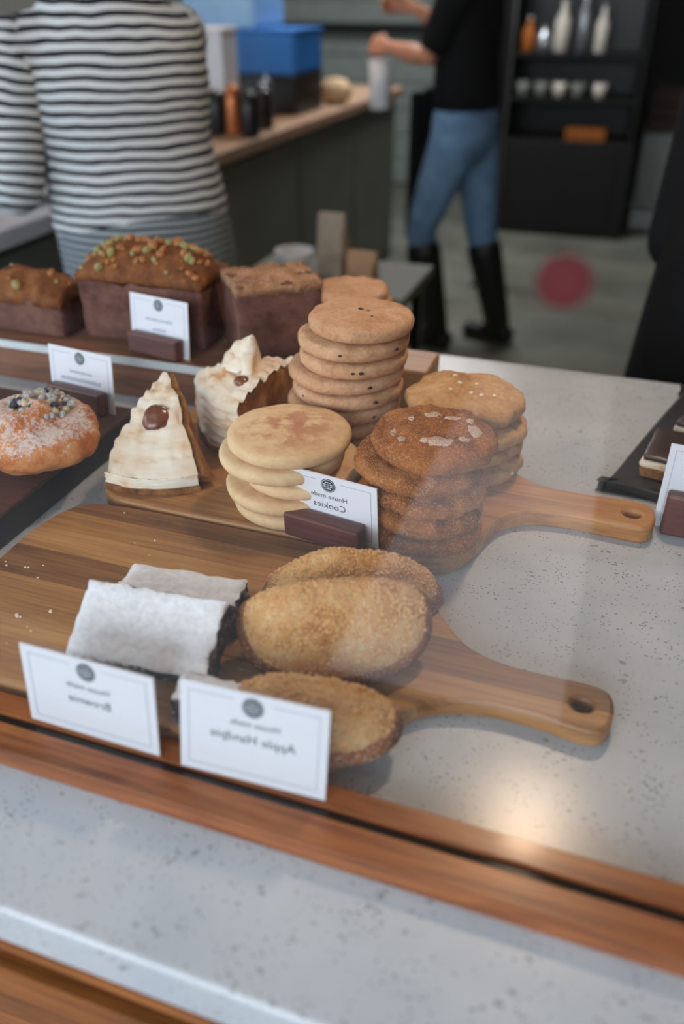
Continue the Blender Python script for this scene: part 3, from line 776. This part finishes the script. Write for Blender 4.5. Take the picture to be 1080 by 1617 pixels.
loaf('loaf_cake', (-.650, 1.038, .060), R(2), .196, .096, .098, .036, M_loaf, M_loaftop, 'tall brown loaf cake crowned with chopped nuts, behind the left cards', 4, 90)
loaf('loaf_cake', (-.845, 1.012, .060), R(0), .150, .085, .058, .028, M_loaf, M_loaftop, 'low golden loaf cake at the left end of the riser', 8, 8)
loaf('loaf_cake', (-.465, 1.040, .060), R(38), .120, .098, .106, .004, M_loaf, M_streusel, 'square streusel-topped loaf cake behind the chip cookies', 12)

# ------------------------------------------------------------------ black tray on the right
tr = empty('slate_tray', (.023, .895, 0), (0, 0, R(-16)))
T(tr, 'black slate tray with chocolate slices at the right edge', 'tray')
bm_obj('plate', prism(smooth_loop([(0, .012), (.012, 0), (.25, 0), (.262, .012), (.262, .30), (.25, .312), (.012, .312), (0, .30)], 4)[::1], 0, .014, .003), M_slate, tr)
def choc_slice(loc, rotz, w, d, label):
    root = empty('chocolate_slice', loc, (0, 0, rotz)); T(root, label, 'chocolate slice', 'chocolate slices on the slate tray')
    def rough(name, z0, z1, m, s, k):
        b = bmesh.new(); bm_box(b, -w / 2 * s, w / 2 * s, -d / 2 * s, d / 2 * s, z0, z1, .002, 2)
        bmesh.ops.subdivide_edges(b, edges=b.edges[:], cuts=4, use_grid_fill=True)
        for v in b.verts: v.co += Vector((noise.noise(v.co * 150 + Vector((k, 0, 0))), noise.noise(v.co * 150 + Vector((0, k, 0))), 0)) * .0022
        bm_obj(name, b, m, root, True)
    rough('biscuit_base', 0, .012, M_crust, 1.0, 1); rough('cream_layer', .0122, .021, M_cream, 1.01, 2); rough('chocolate_top', .0212, .028, M_choctop, .98, 3)
    return root
def ontray(x, y, z=.0142):
    v = Matrix.Rotation(R(-16), 3, 'Z') @ Vector((x, y, 0)); return (v.x + .023, v.y + .895, z)
choc_slice(ontray(.062, .070), R(-10), .082, .085, 'chocolate-topped cream slice at the front corner of the slate tray')
choc_slice(ontray(.075, .165), R(-22), .082, .070, 'chocolate-topped cream slice in the middle of the slate tray')
b = bmesh.new(); bm_box(b, -.03, .03, -.025, .025, 0, .045, .006, 2)
T(bm_obj('cream_slice', b, M_cream, None, False, ontray(.085, .255), (0, 0, R(-16))), 'pale cream-coloured slice at the back of the slate tray', 'cream slice')

# ------------------------------------------------------------------ crumbs and sticker
bm = bmesh.new(); rnd = random.Random(3)
for (cx, cy, k, sp) in ((-.464, .449, 3, .004), (-.441, .464, 1, .001), (-.505, .505, 7, .03), (-.44, .60, 4, .05), (-.40, .53, 4, .03), (-.47, .42, 5, .03), (-.105, .425, 1, .001)):
    for q in range(k):
        x, y = cx + rnd.uniform(-sp, sp), cy + rnd.uniform(-sp, sp) * .7; r = rnd.uniform(.0004, .0009) * (2.2 if k < 4 else 1)
        x = min(max(x, -.535), -.10)
        bm_box(bm, x - r, x + r, y - r * .8, y + r * .8, .0201, .0201 + r * 1.3)
T(bm_obj('crumbs', bm, M_crumb), 'pale crumbs scattered on the front paddle board', 'crumbs', kind='stuff')
M_red = plain('red_sticker', (84, 15, 19), .6, .3, var=.08)
M_redpale = plain('red_sticker_print', (98, 30, 32), .6, .3, var=.05)
st = bm_obj('round_sticker', (lambda b: (bmesh.ops.create_cone(b, cap_ends=True, segments=48, radius1=.0112, radius2=.0112, depth=.0003), b)[-1])(bmesh.new()), M_red, None, False, (-.0235, .3437, .3992), (R(90), 0, 0))
T(st, 'round dark red sticker on the glass pane, upper right', 'sticker')
bm = bmesh.new()
for k, wv in enumerate((.004, .006, .005)): bm_box(bm, -wv, wv, -.004 + k * .0035, -.0028 + k * .0035, .0002, .0003)
bm_obj('printed_marks', bm, M_redpale, st)

# ------------------------------------------------------------------ side counter along the left, behind the barista
M_bar = wood('bar_wood', (196, 164, 138), (172, 138, 112), (130, 100, 80), .45, .05, .5, 21)
M_barfront = plain('bar_front', (112, 114, 104), .6, .3, var=.1, scale=4)
M_white = plain('white_laminate', (216, 216, 220), .4, .4, var=.03)
sc = empty('side_counter', (-1.8, 3.4, FZ)); T(sc, 'long grey side counter with pale wooden top running into the background', 'counter')
box('body', -.35, .30, -2.1, 1.9, 0, .95, M_barfront, sc)
box('wooden_top', -.40, .345, -.95, 1.95, .955, 1.0, M_bar, sc, .004)
box('white_top', -.40, .345, -2.15, -.955, .955, 1.0, M_white, sc, .004)
for k in range(5): box('front_panel', .302, .312, -2.05 + k * .79, -1.29 + k * .79, .08, .93, M_barfront, sc, .003)
# things on the side counter
M_paleblue = plain('pale_blue_plastic', (134, 178, 222), .5, .4, var=.05)
M_blue = plain('blue_plastic', (38, 112, 190), .45, .4, var=.1, scale=8)
M_copper = plain('copper', (190, 112, 66), .35, .5, .5, var=.15)
M_paper = plain('kraft_paper', (176, 142, 112), .85, .2, var=.08)
def crate(name, x, y, w, d, z0, h, m, label):
    r = empty(name, (x, y, z0)); T(r, label, 'crate')
    box('bottom', -w / 2, w / 2, -d / 2, d / 2, 0, .012, m, r)
    for s_ in (-1, 1):
        box('side_wall', s_ * w / 2 - .006, s_ * w / 2 + .006, -d / 2, d / 2, .0121, h, m, r, .002)
        box('end_wall', -w / 2 + .0062, w / 2 - .0062, s_ * d / 2 - .006, s_ * d / 2 + .006, .0121, h, m, r, .002)
    box('rim', -w / 2 - .012, w / 2 + .012, -d / 2 - .012, d / 2 + .012, h + .0002, h + .014, m, r, .004)
    return r
crate('storage_crate', -1.77, 4.05, .40, .34, .001, .150, M_black, 'black plastic crate at the bottom of the stack on the side counter')
crate('storage_crate', -1.76, 4.05, .38, .34, .1660, .165, M_blue, 'deep blue plastic crate in the middle of the stack on the side counter')
crate('storage_crate', -1.93, 4.05, .34, .34, .3460, .24, M_paleblue, 'pale blue plastic crate on top of the stack on the side counter')
r = empty('paper_box', (-1.765, 3.47, .001)); T(r, 'tall white paper box standing before the blue crates', 'box')
box('carton', -.080, .080, -.07, .07, 0, .345, M_white, r, .003); box('lid', -.084, .084, -.074, .074, .3452, .366, M_white, r, .003)
def canister(x, y, rad, h, m, lidm, label, name='canister'):
    r = empty(name, (x, y, .001)); T(r, label, 'canister', 'canisters on the side counter')
    lathe('body', [(rad * .92, 0), (rad, .008), (rad, h - .01), (rad * .9, h)], m, r, 24)
    lathe('lid', [(rad * 1.02, h + .0005), (rad * 1.04, h + .004), (rad * 1.02, h + .02), (rad * .4, h + .026), (rad * .25, h + .034), (rad * .1, h + .037)], lidm, r, 24)
canister(-1.725, 3.25, .031, .15, M_copper, M_copper, 'copper canister nearest the striped shirt on the side counter')
canister(-1.652, 3.25, .037, .13, M_black, M_black, 'black canister between the two copper ones')
canister(-1.580, 3.25, .030, .15, M_copper, M_copper, 'copper canister between the two black ones')
canister(-1.508, 3.25, .037, .13, M_black, M_black, 'black canister beside the glass jar')
canister(-1.550, 3.48, .040, .12, M_black, M_black, 'black canister standing behind the front row')
canister(-1.485, 3.36, .024, .17, M_acrylic, M_steel, 'slim clear glass jar at the end of the canister row', 'glass_jar')
M_bun = baked('bread_bun', (214, 186, 150), (196, 162, 122), (160, 120, 82), 12)
b = bmesh.new(); bmesh.ops.create_uvsphere(b, u_segments=24, v_segments=14, radius=1)
for v in b.verts: v.co = Vector((v.co.x * .085, v.co.y * .085, v.co.z * .06 + .055)) + v.co * .006 * noise.noise(v.co * 3)
T(bm_obj('bread_loaf', b, M_bun, None, True, (-1.56, 4.40, .003)), 'round pale bread loaf on the wooden end of the side counter', 'bread')
b = bmesh.new(); bmesh.ops.create_grid(b, x_segments=40, y_segments=40, size=.5)
for v in b.verts:
    v.co = Vector((v.co.x * .60, v.co.y * .62, .020 + .075 * max(0, noise.noise(Vector((v.co.x * 5, v.co.y * 5, 1)))) + .05 * max(0, .4 - v.co.length)))
q = bmesh.ops.extrude_face_region(b, geom=b.faces[:])
for v in [g for g in q['geom'] if isinstance(g, bmesh.types.BMVert)]: v.co.z -= .012
cl = bm_obj('kitchen_cloth', b, M_white, None, True, (-1.83, 2.20, .001)); T(cl, 'crumpled white cloth on the white end of the side counter', 'cloth')

# low work stool behind the pastry counter with a bowl and bags
stl = empty('work_stand', (-.80, 2.22, FZ)); T(stl, 'small dark stand behind the counter holding a bowl and paper bags', 'stand')
box('top', -.24, .26, -.17, .17, .78, .81, M_barfront, stl, .004)
for sx in (-.20, .22):
    for sy in (-.14, .14): box('leg', sx - .015, sx + .015, sy - .015, sy + .015, 0, .78, M_black, stl)
bz = FZ + .811
bw = empty('white_bowl', (-.905, 2.20, bz)); T(bw, 'small white bowl on the dark stand', 'bowl')
lathe('bowl', [(.024, 0), (.026, .006), (.044, .030), (.056, .060), (.052, .060), (.040, .032), (.018, .012), (.004, .011)], M_white, bw, 28)
def bag(x, y, w, d, h, label, m):
    b = bmesh.new(); bm_box(b, -w / 2, w / 2, -d / 2, d / 2, 0, h, .004, 1)
    bmesh.ops.subdivide_edges(b, edges=b.edges[:], cuts=4, use_grid_fill=True)
    for v in b.verts:
        t_ = v.co.z / h
        v.co.y *= 1 - .75 * max(0, t_ - .45) / .55
        v.co += Vector((noise.noise(v.co * 22), noise.noise(v.co * 22 + Vector((4, 0, 0))), 0)) * .006
    T(bm_obj('paper_bag', b, m, None, False, (x, y, bz)), label, 'paper bag', 'paper bags on the dark stand')
bag(-.790, 2.20, .078, .06, .17, 'tall grey-brown paper bag standing beside the white bowl', plain('grey_paper', (160, 148, 132), .85, .2))
bag(-.690, 2.16, .082, .06, .085, 'short kraft paper bag at the right of the dark stand', M_paper)

# ------------------------------------------------------------------ dark shelving and steel cabinet at the back
sh = empty('bar_cabinet', (-.60, 6.45, FZ)); T(sh, 'tall black bar cabinet with open shelves of bottles and cups', 'cabinet')
M_blk2 = plain('matt_black', (17, 17, 18), .6, .3)
box('lower_body', -.36, .50, -.25, .25, 0, .62, M_blk2, sh, .004)
box('door', -.34, .40, -.262, -.2502, .05, .60, M_blk2, sh, .003)
box('back_panel', -.50, .42, .23, .25, .6202, 2.2, M_black, sh)
for x in (-.37, .47): box('side_panel', x - .012, x + .012, -.25, .2298, .6202, 2.2, M_blk2, sh)
for z in (.86, 1.12, 1.78): box('shelf', -.357, .457, -.24, .2298, z, z + .022, M_blk2, sh)
M_bottle = plain('cream_bottle', (196, 190, 178), .4, .4, var=.1)
M_amber = plain('amber_pack', (150, 84, 28), .5, .3, var=.2)
def bottle(x, h, rad, m, label):
    r = empty('bottle', (x, 6.30, FZ + 1.1425)); T(r, label, 'bottle', 'bottles on the bar cabinet shelf')
    lathe('body', [(rad * .9, 0), (rad, .006), (rad, h * .6), (rad * .4, h * .78), (rad * .36, h * .93)], m, r, 20)
    lathe('cap', [(rad * .42, h * .9302), (rad * .42, h), (rad * .3, h)], M_steel, r, 16)
bottle(-.88, .20, .045, M_amber, 'dim amber bottle at the left of the bar cabinet shelf')
bottle(-.78, .15, .050, M_steel, 'short silver bottle on the bar cabinet shelf')
bottle(-.67, .30, .048, M_bottle, 'cream bottle left of the tall silver one on the shelf')
bottle(-.54, .36, .036, M_steel, 'tall shiny silver bottle in the middle of the shelf')
bottle(-.42, .27, .040, M_bottle, 'slender cream bottle right of the silver one')
for k, (x, lab) in enumerate(((-.88, 'leftmost small cup on the lower shelf of the bar cabinet'), (-.76, 'second small cup from the left on the lower cabinet shelf'), (-.64, 'middle small cup on the lower shelf of the bar cabinet'),
                             (-.52, 'second small cup from the right on the lower cabinet shelf'), (-.38, 'brightest small white cup at the right of the lower cabinet shelf'))):
    r = empty('cup', (x, 6.28, FZ + .8825)); T(r, lab, 'cup', 'cups on the bar cabinet shelf')
    lathe('bowl', [(.026, 0), (.028, .004), (.040, .03), (.044, .085), (.040, .085), (.034, .03), (.004, .010)], M_bottle if k in (2, 4) else M_wall_grey, r, 20)
am = empty('snack_box', (-.40, 6.30, FZ + .6225)); T(am, 'orange snack box on the ledge of the bar cabinet', 'box')
box('carton', -.16, .10, -.06, .06, 0, .075, M_amber, am, .003); box('flap', -.16, .10, -.064, -.0602, .03, .075, M_amber, am)
sb = empty('steel_cabinet', (.06, 6.78, FZ)); T(sb, 'grey steel cabinet with bright bottom strips beside the black bar cabinet', 'cabinet')
box('body', -.115, .35, -.25, .25, .0, .66, M_barfront, sb, .004)
box('door', -.105, .34, -.262, -.2502, .16, .65, plain('steel_door', (128, 130, 130), .4, .4, .3), sb, .003)
for z in (.035, .095): box('chrome_strip', -.105, .34, -.270, -.2502, z, z + .04, M_steel, sb, .003)
wbx = empty('wooden_crate', (.12, 6.75, FZ + .6605)); T(wbx, 'dark wooden crate on the steel cabinet', 'crate')
for k in range(3): box('slat', -.16, .20, -.21, -.195, .0 + k * .09, .08 + k * .09, M_cab_dark, wbx, .002)
for k in range(3): box('slat', -.16, .20, .195, .21, .0 + k * .09, .08 + k * .09, M_cab_dark, wbx, .002)
for x in (-.155, .195): box('end_panel', x - .008, x + .008, -.1948, .1948, 0, .26, M_cab_dark, wbx)
ps = empty('steel_post', (-.80, 4.9, FZ)); T(ps, 'slim dark steel post between the person in jeans and the cabinet', 'post')
box('shaft', -.035, .035, -.03, .03, .012, 2.99, M_blk2, ps); box('foot_plate', -.07, .07, -.07, .07, 0, .0118, M_blk2, ps)
box('edge_strip', .0352, .043, -.03, .03, .012, 2.99, plain('grey_strip', (110, 112, 114), .4, .4, .5), ps)
rail_o = empty('wall_rail', (-2.4, 7.5, .18)); T(rail_o, 'dark horizontal rail on the grey-green boarded back wall', 'rail')
box('bar', -1.1, .95, -.03, .03, 0, .075, M_blk2, rail_o, .004)
for x in (-.9, .7): box('bracket', x - .03, x + .03, .0302, .068, .01, .065, M_blk2, rail_o)

# ------------------------------------------------------------------ people
M_skin = plain('skin', (186, 128, 100), .55, .4, var=.06, scale=20, bump=.03)
M_hair = plain('dark_hair', (46, 34, 28), .6, .4, var=.3, scale=60, bump=.4)
M_eye = plain('eye', (30, 24, 22), .2, .5)
def stripes(name, period, duty, a, b, axis=2, wob=.004):
    s = Mat(name, rough=.85, spec=.2)
    v = s.coord(); p = s.sep(v); n_ = s.noise(s.coord(loc=(2, 2, 2)), 7, 2)
    t_ = s.math('ADD', p[axis], s.math('MULTIPLY', n_, wob * 6))
    f = s.math('FRACT', s.math('DIVIDE', t_, period))
    k = s.ramp(f, [(duty - .05, BW[0]), (duty + .02, BW[1])])
    s.color(s.mix(k, lin(*a), lin(*b))).bump(s.noise(v, 400, 3), .2, .001)
    return s.m
M_stripe = stripes('striped_jersey', .0215, .46, (24, 27, 34), (206, 210, 212))
M_fine = stripes('fine_striped_apron', .0150, .5, (52, 58, 66), (150, 158, 162), wob=.002)
M_denim = plain('blue_denim', (104, 136, 168), .85, .2, var=.22, scale=14, bump=.2)
M_blackcloth = plain('black_cloth', (18, 18, 19), .9, .15, var=.2, scale=20)
M_darkcloth = plain('charcoal_trousers', (42, 44, 48), .9, .15)
M_leather = plain('black_leather', (16, 16, 16), .45, .4)
def remesh(o, vox, it=6):
    m = o.modifiers.new('remesh', 'REMESH'); m.mode = 'VOXEL'; m.voxel_size = vox; m.use_smooth_shade = True
    q = o.modifiers.new('smooth', 'SMOOTH'); q.factor = .5; q.iterations = it
    return o
def hand(bm, wrist, fwd, palm_n, side, curl=.5, k=1.0):
    """five separate bent fingers on a palm; fwd = towards fingers, palm_n = out of the palm, side = towards the thumb"""
    fwd, palm_n, side = (Vector(v).normalized() for v in (fwd, palm_n, side)); w0 = Vector(wrist)
    kn = w0 + fwd * .09 * k
    chain(bm, [(w0, .026 * k, .019 * k), (w0 + fwd * .045 * k, .038 * k, .016 * k), (kn, .040 * k, .014 * k)], 12, side)
    for i, (off_, ln) in enumerate(((.030, .072), (.010, .080), (-.010, .074), (-.029, .058))):
        p = kn + side * off_ * k - fwd * .008; pts = [(p, .0088 * k, .0088 * k)]; d = fwd.copy(); ang = curl
        for seg in (.45, .32, .23):
            d = (d * math.cos(ang) + palm_n * math.sin(ang)).normalized() if seg == .45 else (Matrix.Rotation(ang, 3, fwd.cross(palm_n)) @ d).normalized()
            p = p + d * ln * seg * k; pts.append((p, (.0088 - .0018 * (seg < .4)) * k, (.0088 - .0018 * (seg < .4)) * k))
        chain(bm, pts, 10, side)
    t0 = w0 + fwd * .028 * k + side * .026 * k; d = (fwd * .55 + side * .75 + palm_n * .35).normalized()
    p1_ = t0 + d * .036 * k; p2_ = p1_ + (fwd * .85 + side * .25 + palm_n * .5).normalized() * .030 * k; p3_ = p2_ + (fwd * .9 + palm_n * .45).normalized() * .022 * k
    chain(bm, [(t0, .013 * k, .012 * k), (p1_, .011 * k, .010 * k), (p2_, .0095 * k, .009 * k), (p3_, .0075 * k, .007 * k)], 10, palm_n)
def person(loc, rotz, label, arms, legs, k=1.0, hair_long=False, name='person', lean=(0, 0), sleeve_m=None, top_m=None, leg_m=None, sleeve_len=1.0, top_hem=.98, extra=None, girth=1.0, shoe_m=None, boots=False, look=0):
    """local frame: +y is where the figure faces, z up from the floor, heights for a 1.8 m figure times k"""
    root = empty(name, loc, (0, 0, rotz)); T(root, label, 'person')
    lx, ly = lean
    def P(x, y, z): t_ = max(0, (z - .95) / .85); return Vector((x + lx * t_, y + ly * t_, z)) * k
    bm = bmesh.new(); g = girth
    torso = [((0, 0, .88), .150, .110), ((0, -.01, .96), .165, .118), ((0, 0, 1.08), .145, .102), ((0, .005, 1.20), .150, .105), ((0, .01, 1.32), .168, .112), ((0, 0, 1.42), .165, .09), ((0, -.005, 1.48), .090, .066), ((0, -.005, 1.55), .052, .052), ((0, .01, 1.62), .050, .052)]
    chain(bm, [(P(*p), a * k * g, b_ * k * g) for p, a, b_ in torso], 20)
    H_ = P(0, .02, 1.69)
    ca, sa = math.cos(look), math.sin(look)
    def hd(x, y, z): return H_ + Vector((x * ca - y * sa, x * sa + y * ca, z)) * k
    chain(bm, [(hd(0, .02, -.085), .040 * k, .045 * k), (hd(0, .012, -.05), .058 * k, .072 * k), (hd(0, .0, .0), .070 * k, .092 * k), (hd(0, -.008, .05), .070 * k, .094 * k), (hd(0, -.01, .085), .050 * k, .066 * k)], 20, Vector((ca, sa, 0)))
    chain(bm, [(hd(0, .088, .012), .010 * k, .010 * k), (hd(0, .104, -.016), .013 * k, .012 * k), (hd(0, .098, -.028), .014 * k, .010 * k)], 8)
    chain(bm, [(hd(-.022, .082, -.055), .007 * k, .007 * k), (hd(0, .090, -.054), .009 * k, .008 * k), (hd(.022, .082, -.055), .007 * k, .007 * k)], 8, Vector((0, 0, 1)))
    for s_ in (-1, 1): chain(bm, [(hd(s_ * .070, .0, .018), .009 * k, .016 * k), (hd(s_ * .076, -.004, -.005), .009 * k, .018 * k), (hd(s_ * .070, .0, -.03), .007 * k, .011 * k)], 8)
    for a in arms:
        sh_, el, wr = (P(*a[q]) for q in ('shoulder', 'elbow', 'wrist'))
        chain(bm, [(sh_, .055 * k, .055 * k), (sh_.lerp(el, .5), .046 * k, .046 * k), (el, .038 * k, .038 * k), (el.lerp(wr, .35), .039 * k, .039 * k), (wr, .026 * k, .024 * k)], 14)
        hand(bm, wr, a['fwd'], a['palm'], a['thumb'], a.get('curl', .5), k)
    for hip, kn, an, toe in legs:
        hip, kn, an, toe = (P(*q) if q[2] > .95 else Vector(q) * k for q in (hip, kn, an, toe))
        chain(bm, [(hip, .088 * k, .092 * k), (hip.lerp(kn, .5), .074 * k, .078 * k), (kn, .054 * k, .058 * k), (kn.lerp(an, .35), .052 * k, .056 * k), (an, .036 * k, .040 * k)], 16)
        chain(bm, [(an + Vector((0, 0, -.03 * k)), .034 * k, .034 * k), (an.lerp(toe, .5) + Vector((0, 0, -.01)), .036 * k, .030 * k), (toe, .034 * k, .022 * k)], 12)
    body = remesh(bm_obj('body', bm, M_skin, root, True), .0065)
    for s_ in (-1, 1):
        b = bmesh.new(); bmesh.ops.create_uvsphere(b, u_segments=12, v_segments=8, radius=.009 * k); bm_obj('eye', b, M_eye, root, True, hd(s_ * .03, .083, .012))
    # hair
    bm = bmesh.new()
    chain(bm, [(hd(0, -.030, -.045 if not hair_long else -.20), .062 * k, .060 * k), (hd(0, -.028, .0), .074 * k, .078 * k), (hd(0, -.022, .055), .075 * k, .088 * k), (hd(0, -.014, .098), .052 * k, .066 * k)], 20, Vector((ca, sa, 0)))
    remesh(bm_obj('hair', bm, M_hair, root, True), .011, 3)
    # top: torso shell to the hem
    bm = bmesh.new()
    hem = [((0, -.005, top_hem), .182 * g, .134 * g)] + [(p, a * g + .020, b_ * g + .020) for p, a, b_ in torso[2:7] if p[2] > top_hem + .05]
    chain(bm, [(P(*p), a * k, b_ * k) for p, a, b_ in hem], 28)
    for a in arms:
        sh_, el = P(*a['shoulder']), P(*a['elbow'])
        chain(bm, [(sh_ * .75 + P(0, 0, 1.40) * .25, .070 * k, .070 * k), (sh_, .070 * k, .070 * k), (sh_.lerp(el, .12), .066 * k, .066 * k)], 16)
    remesh(bm_obj('shirt', bm, top_m, root, True), .010, 5)
    for a in arms:
        sh_, el, wr = (P(*a[q]) for q in ('shoulder', 'elbow', 'wrist'))
        d = el - sh_; L = d.length
        q = d.to_track_quat('Z', 'Y')
        bm = bmesh.new(); e = min(1, sleeve_len)
        chain(bm, [(Vector((0, 0, 0)), .068 * k, .068 * k), (Vector((0, 0, L * .5 * e)), .062 * k, .062 * k), (Vector((0, 0, L * e)), .056 * k, .056 * k)], 20)
        if sleeve_len > 1:
            w_ = q.inverted() @ (wr - sh_); e0 = Vector((0, 0, L))
            chain(bm, [(e0, .056 * k, .056 * k), (e0.lerp(w_, (sleeve_len - 1) * .5), .052 * k, .052 * k), (e0.lerp(w_, sleeve_len - 1), .040 * k, .040 * k)], 20)
        o = bm_obj('sleeve', bm, sleeve_m or top_m, root, True, sh_); o.rotation_mode = 'QUATERNION'; o.rotation_quaternion = q
        remesh(o, .008, 3)
    # trousers
    bm = bmesh.new()
    chain(bm, [(P(0, 0, .90), .172 * k * g, .130 * k * g), (P(0, -.008, .97), .178 * k * g, .132 * k * g), (P(0, 0, 1.05), .160 * k * g, .116 * k * g)], 24)
    for hip, kn, an, toe in legs:
        hip, kn, an = (P(*q) if q[2] > .95 else Vector(q) * k for q in (hip, kn, an))
        chain(bm, [(hip, .100 * k, .106 * k), (hip.lerp(kn, .5), .084 * k, .088 * k), (kn, .066 * k, .070 * k), (kn.lerp(an, .4), .062 * k, .066 * k), (an + Vector((0, 0, .03 * k)), .050 * k, .054 * k)], 18)
    remesh(bm_obj('trousers', bm, leg_m, root, True), .010, 4)
    for hip, kn, an, toe in legs:
        kn, an, toe = (Vector(q) * k for q in (kn, an, toe))
        bm = bmesh.new()
        f0 = an.copy(); f0.z = .045 * k; heel = f0 + (f0 - toe).normalized() * .05 * k; heel.z = .042 * k; t2 = toe.copy(); t2.z = .036 * k
        chain(bm, [(heel, .040 * k, .042 * k), (f0.lerp(t2, .3), .046 * k, .042 * k), (t2, .046 * k, .036 * k)], 16)
        top_ = an.lerp(kn, .80) if boots else an + Vector((0, 0, .05 * k))
        chain(bm, [(f0, .046 * k, .048 * k), (an, .056 * k, .060 * k), (an.lerp(top_, .5), .066 * k, .070 * k) if boots else (an.lerp(top_, .5), .055 * k, .058 * k), (top_, .076 * k, .080 * k) if boots else (top_, .054 * k, .056 * k)], 18)
        remesh(bm_obj('boot' if boots else 'shoe', bm, shoe_m or M_leather, root, True), .009, 2)
    if extra: extra(root, P, k)
    return root
def apron(mat, z0, z1, w0, w1, d0, nm='apron', yoff=0):
    def f(root, P, k):
        bm = bmesh.new()
        chain(bm, [(P(0, yoff, z0 + (z1 - z0) * t_ / 6), (w0 + (w1 - w0) * t_ / 6) * k, (d0 + .02 * (1 - t_ / 6)) * k) for t_ in range(7)], 28)
        remesh(bm_obj(nm, bm, mat, root, True), .012, 3)
    return f
LEGS = [((-.085, 0, .90), (-.10, .03, .50), (-.10, -.02, .09), (-.11, .13, .035)), ((.085, 0, .90), (.10, .02, .50), (.10, -.04, .09), (.11, .11, .035))]
# the barista in the striped top: back to the camera, working at the side counter
person((-1.062, 1.70, FZ), R(33), 'person in a black-and-white striped top working with their back to the pastries',
       [dict(shoulder=(-.185, -.035, 1.395), elbow=(-.245, -.05, 1.14), wrist=(-.33, .20, 1.08), fwd=(-.1, 1, -.12), palm=(0, -.1, -1), thumb=(1, .1, 0), curl=.35),
        dict(shoulder=(.150, .04, 1.41), elbow=(.13, .25, 1.22), wrist=(-.02, .42, 1.12), fwd=(-.4, 1, -.1), palm=(0, -.1, -1), thumb=(-1, 0, 0), curl=.35)],
       LEGS, 1.0, lean=(-.075, .05), top_m=M_stripe, leg_m=M_darkcloth, sleeve_len=1.35, top_hem=1.06, girth=1.10, extra=apron(M_fine, .52, 1.045, .222, .196, .149, 'striped_apron', -.01))
# the person in jeans: in profile, facing left, holding a pale pitcher
def black_apron(root, P, k):
    bm = bmesh.new(); bm_box(bm, -.15 * k, .15 * k, -.006, .006, .50 * k, 1.07 * k, .004, 1)
    bmesh.ops.subdivide_edges(bm, edges=bm.edges[:], cuts=6, use_grid_fill=True)
    for v in bm.verts: v.co.y += .185 * k + .02 * math.sin(v.co.x * 22) - .02 * abs(v.co.x) * 4
    bm_obj('apron_panel', bm, M_blackcloth, root, True)
LEGS2 = [((-.085, 0, .90), (-.10, .13, .52), (-.10, .03, .09), (-.11, .19, .035)), ((.085, -.02, .90), (.10, -.08, .50), (.10, -.20, .09), (.11, -.06, .035))]
jp = person((-.79, 3.92, FZ), R(80), 'person in a black T-shirt, blue jeans and tall black boots holding a white pitcher',
       [dict(shoulder=(-.19, .0, 1.40), elbow=(-.21, .09, 1.20), wrist=(-.10, .31, 1.225), fwd=(.25, .9, .06), palm=(.7, -.3, -.65), thumb=(.5, .1, .8), curl=.75),
        dict(shoulder=(.19, .0, 1.40), elbow=(.21, .08, 1.22), wrist=(.08, .29, 1.36), fwd=(-.25, .9, .15), palm=(-.7, -.2, -.4), thumb=(-.4, .2, .8), curl=.6)],
       LEGS2, 1.05, top_m=M_blackcloth, leg_m=M_denim, sleeve_len=.72, top_hem=1.04, extra=black_apron, boots=True)
pt = empty('milk_pitcher', (-1.165, 3.885, .045)); T(pt, 'tall white pitcher held in the hand of the person in jeans', 'pitcher')
lathe('body', [(.044, 0), (.048, .006), (.050, .10), (.054, .185), (.050, .185), (.046, .1), (.004, .012)], M_white, pt, 28)
lathe('rim', [(.050, .1852), (.056, .187), (.056, .193), (.050, .194)], M_white, pt, 28)
# the person in black at the right edge
person((.292, 1.70, FZ), R(0), 'person dressed all in black standing at the right edge behind the counter',
       [dict(shoulder=(-.185, .0, 1.39), elbow=(-.212, .03, 1.09), wrist=(-.13, .24, 1.02), fwd=(.3, .9, 0), palm=(0, 0, -1), thumb=(1, 0, 0), curl=.4),
        dict(shoulder=(.185, .0, 1.39), elbow=(.205, .08, 1.14), wrist=(.10, .29, 1.12), fwd=(-.3, .9, 0), palm=(0, 0, -1), thumb=(-1, 0, 0), curl=.4)],
       LEGS, 1.0, top_m=M_blackcloth, leg_m=M_blackcloth, sleeve_len=1.95, top_hem=.90, extra=apron(M_blackcloth, .42, 1.28, .295, .225, .16, 'black_coat'))

# ------------------------------------------------------------------ pendant lamp over the service side
M_shade = plain('black_shade', (22, 22, 22), .4, .4)
bulb = bpy.data.materials.new('warm_bulb'); bulb.use_nodes = True
bb_ = bulb.node_tree.nodes['Principled BSDF']; bb_.inputs['Emission Color'].default_value = (1, .78, .55, 1); bb_.inputs['Emission Strength'].default_value = 12
def pendant(x, y, z, label, power):
    r = empty('pendant_lamp', (x, y, z)); T(r, label, 'lamp', 'pendant lamps over the counter')
    lathe('shade', [(.115, -.02), (.12, -.02), (.09, .06), (.035, .12), (.03, .12), (.085, .055)], M_shade, r, 28)
    lathe('bulb', [(.008, -.045), (.028, -.035), (.036, -.01), (.030, .02), (.014, .045), (.012, .06)], bulb, r, 20)
    lathe('cord', [(.004, .1202), (.004, 1.998 - z)], M_black, r, 8)
    l = bpy.data.lights.new('pendant_light', 'POINT'); l.energy = power; l.color = (1, .72, .48); l.shadow_soft_size = .05
    o = bpy.data.objects.new('pendant_light', l); C.objects.link(o); o.location = (x, y, z - .10)
pendant(0.0, 1.20, 1.15, 'black pendant lamp with a warm bulb above the right of the counter', PENDANT_POWER)
pendant(-1.7, 3.6, 1.25, 'black pendant lamp with a warm bulb above the side counter', PENDANT_POWER)
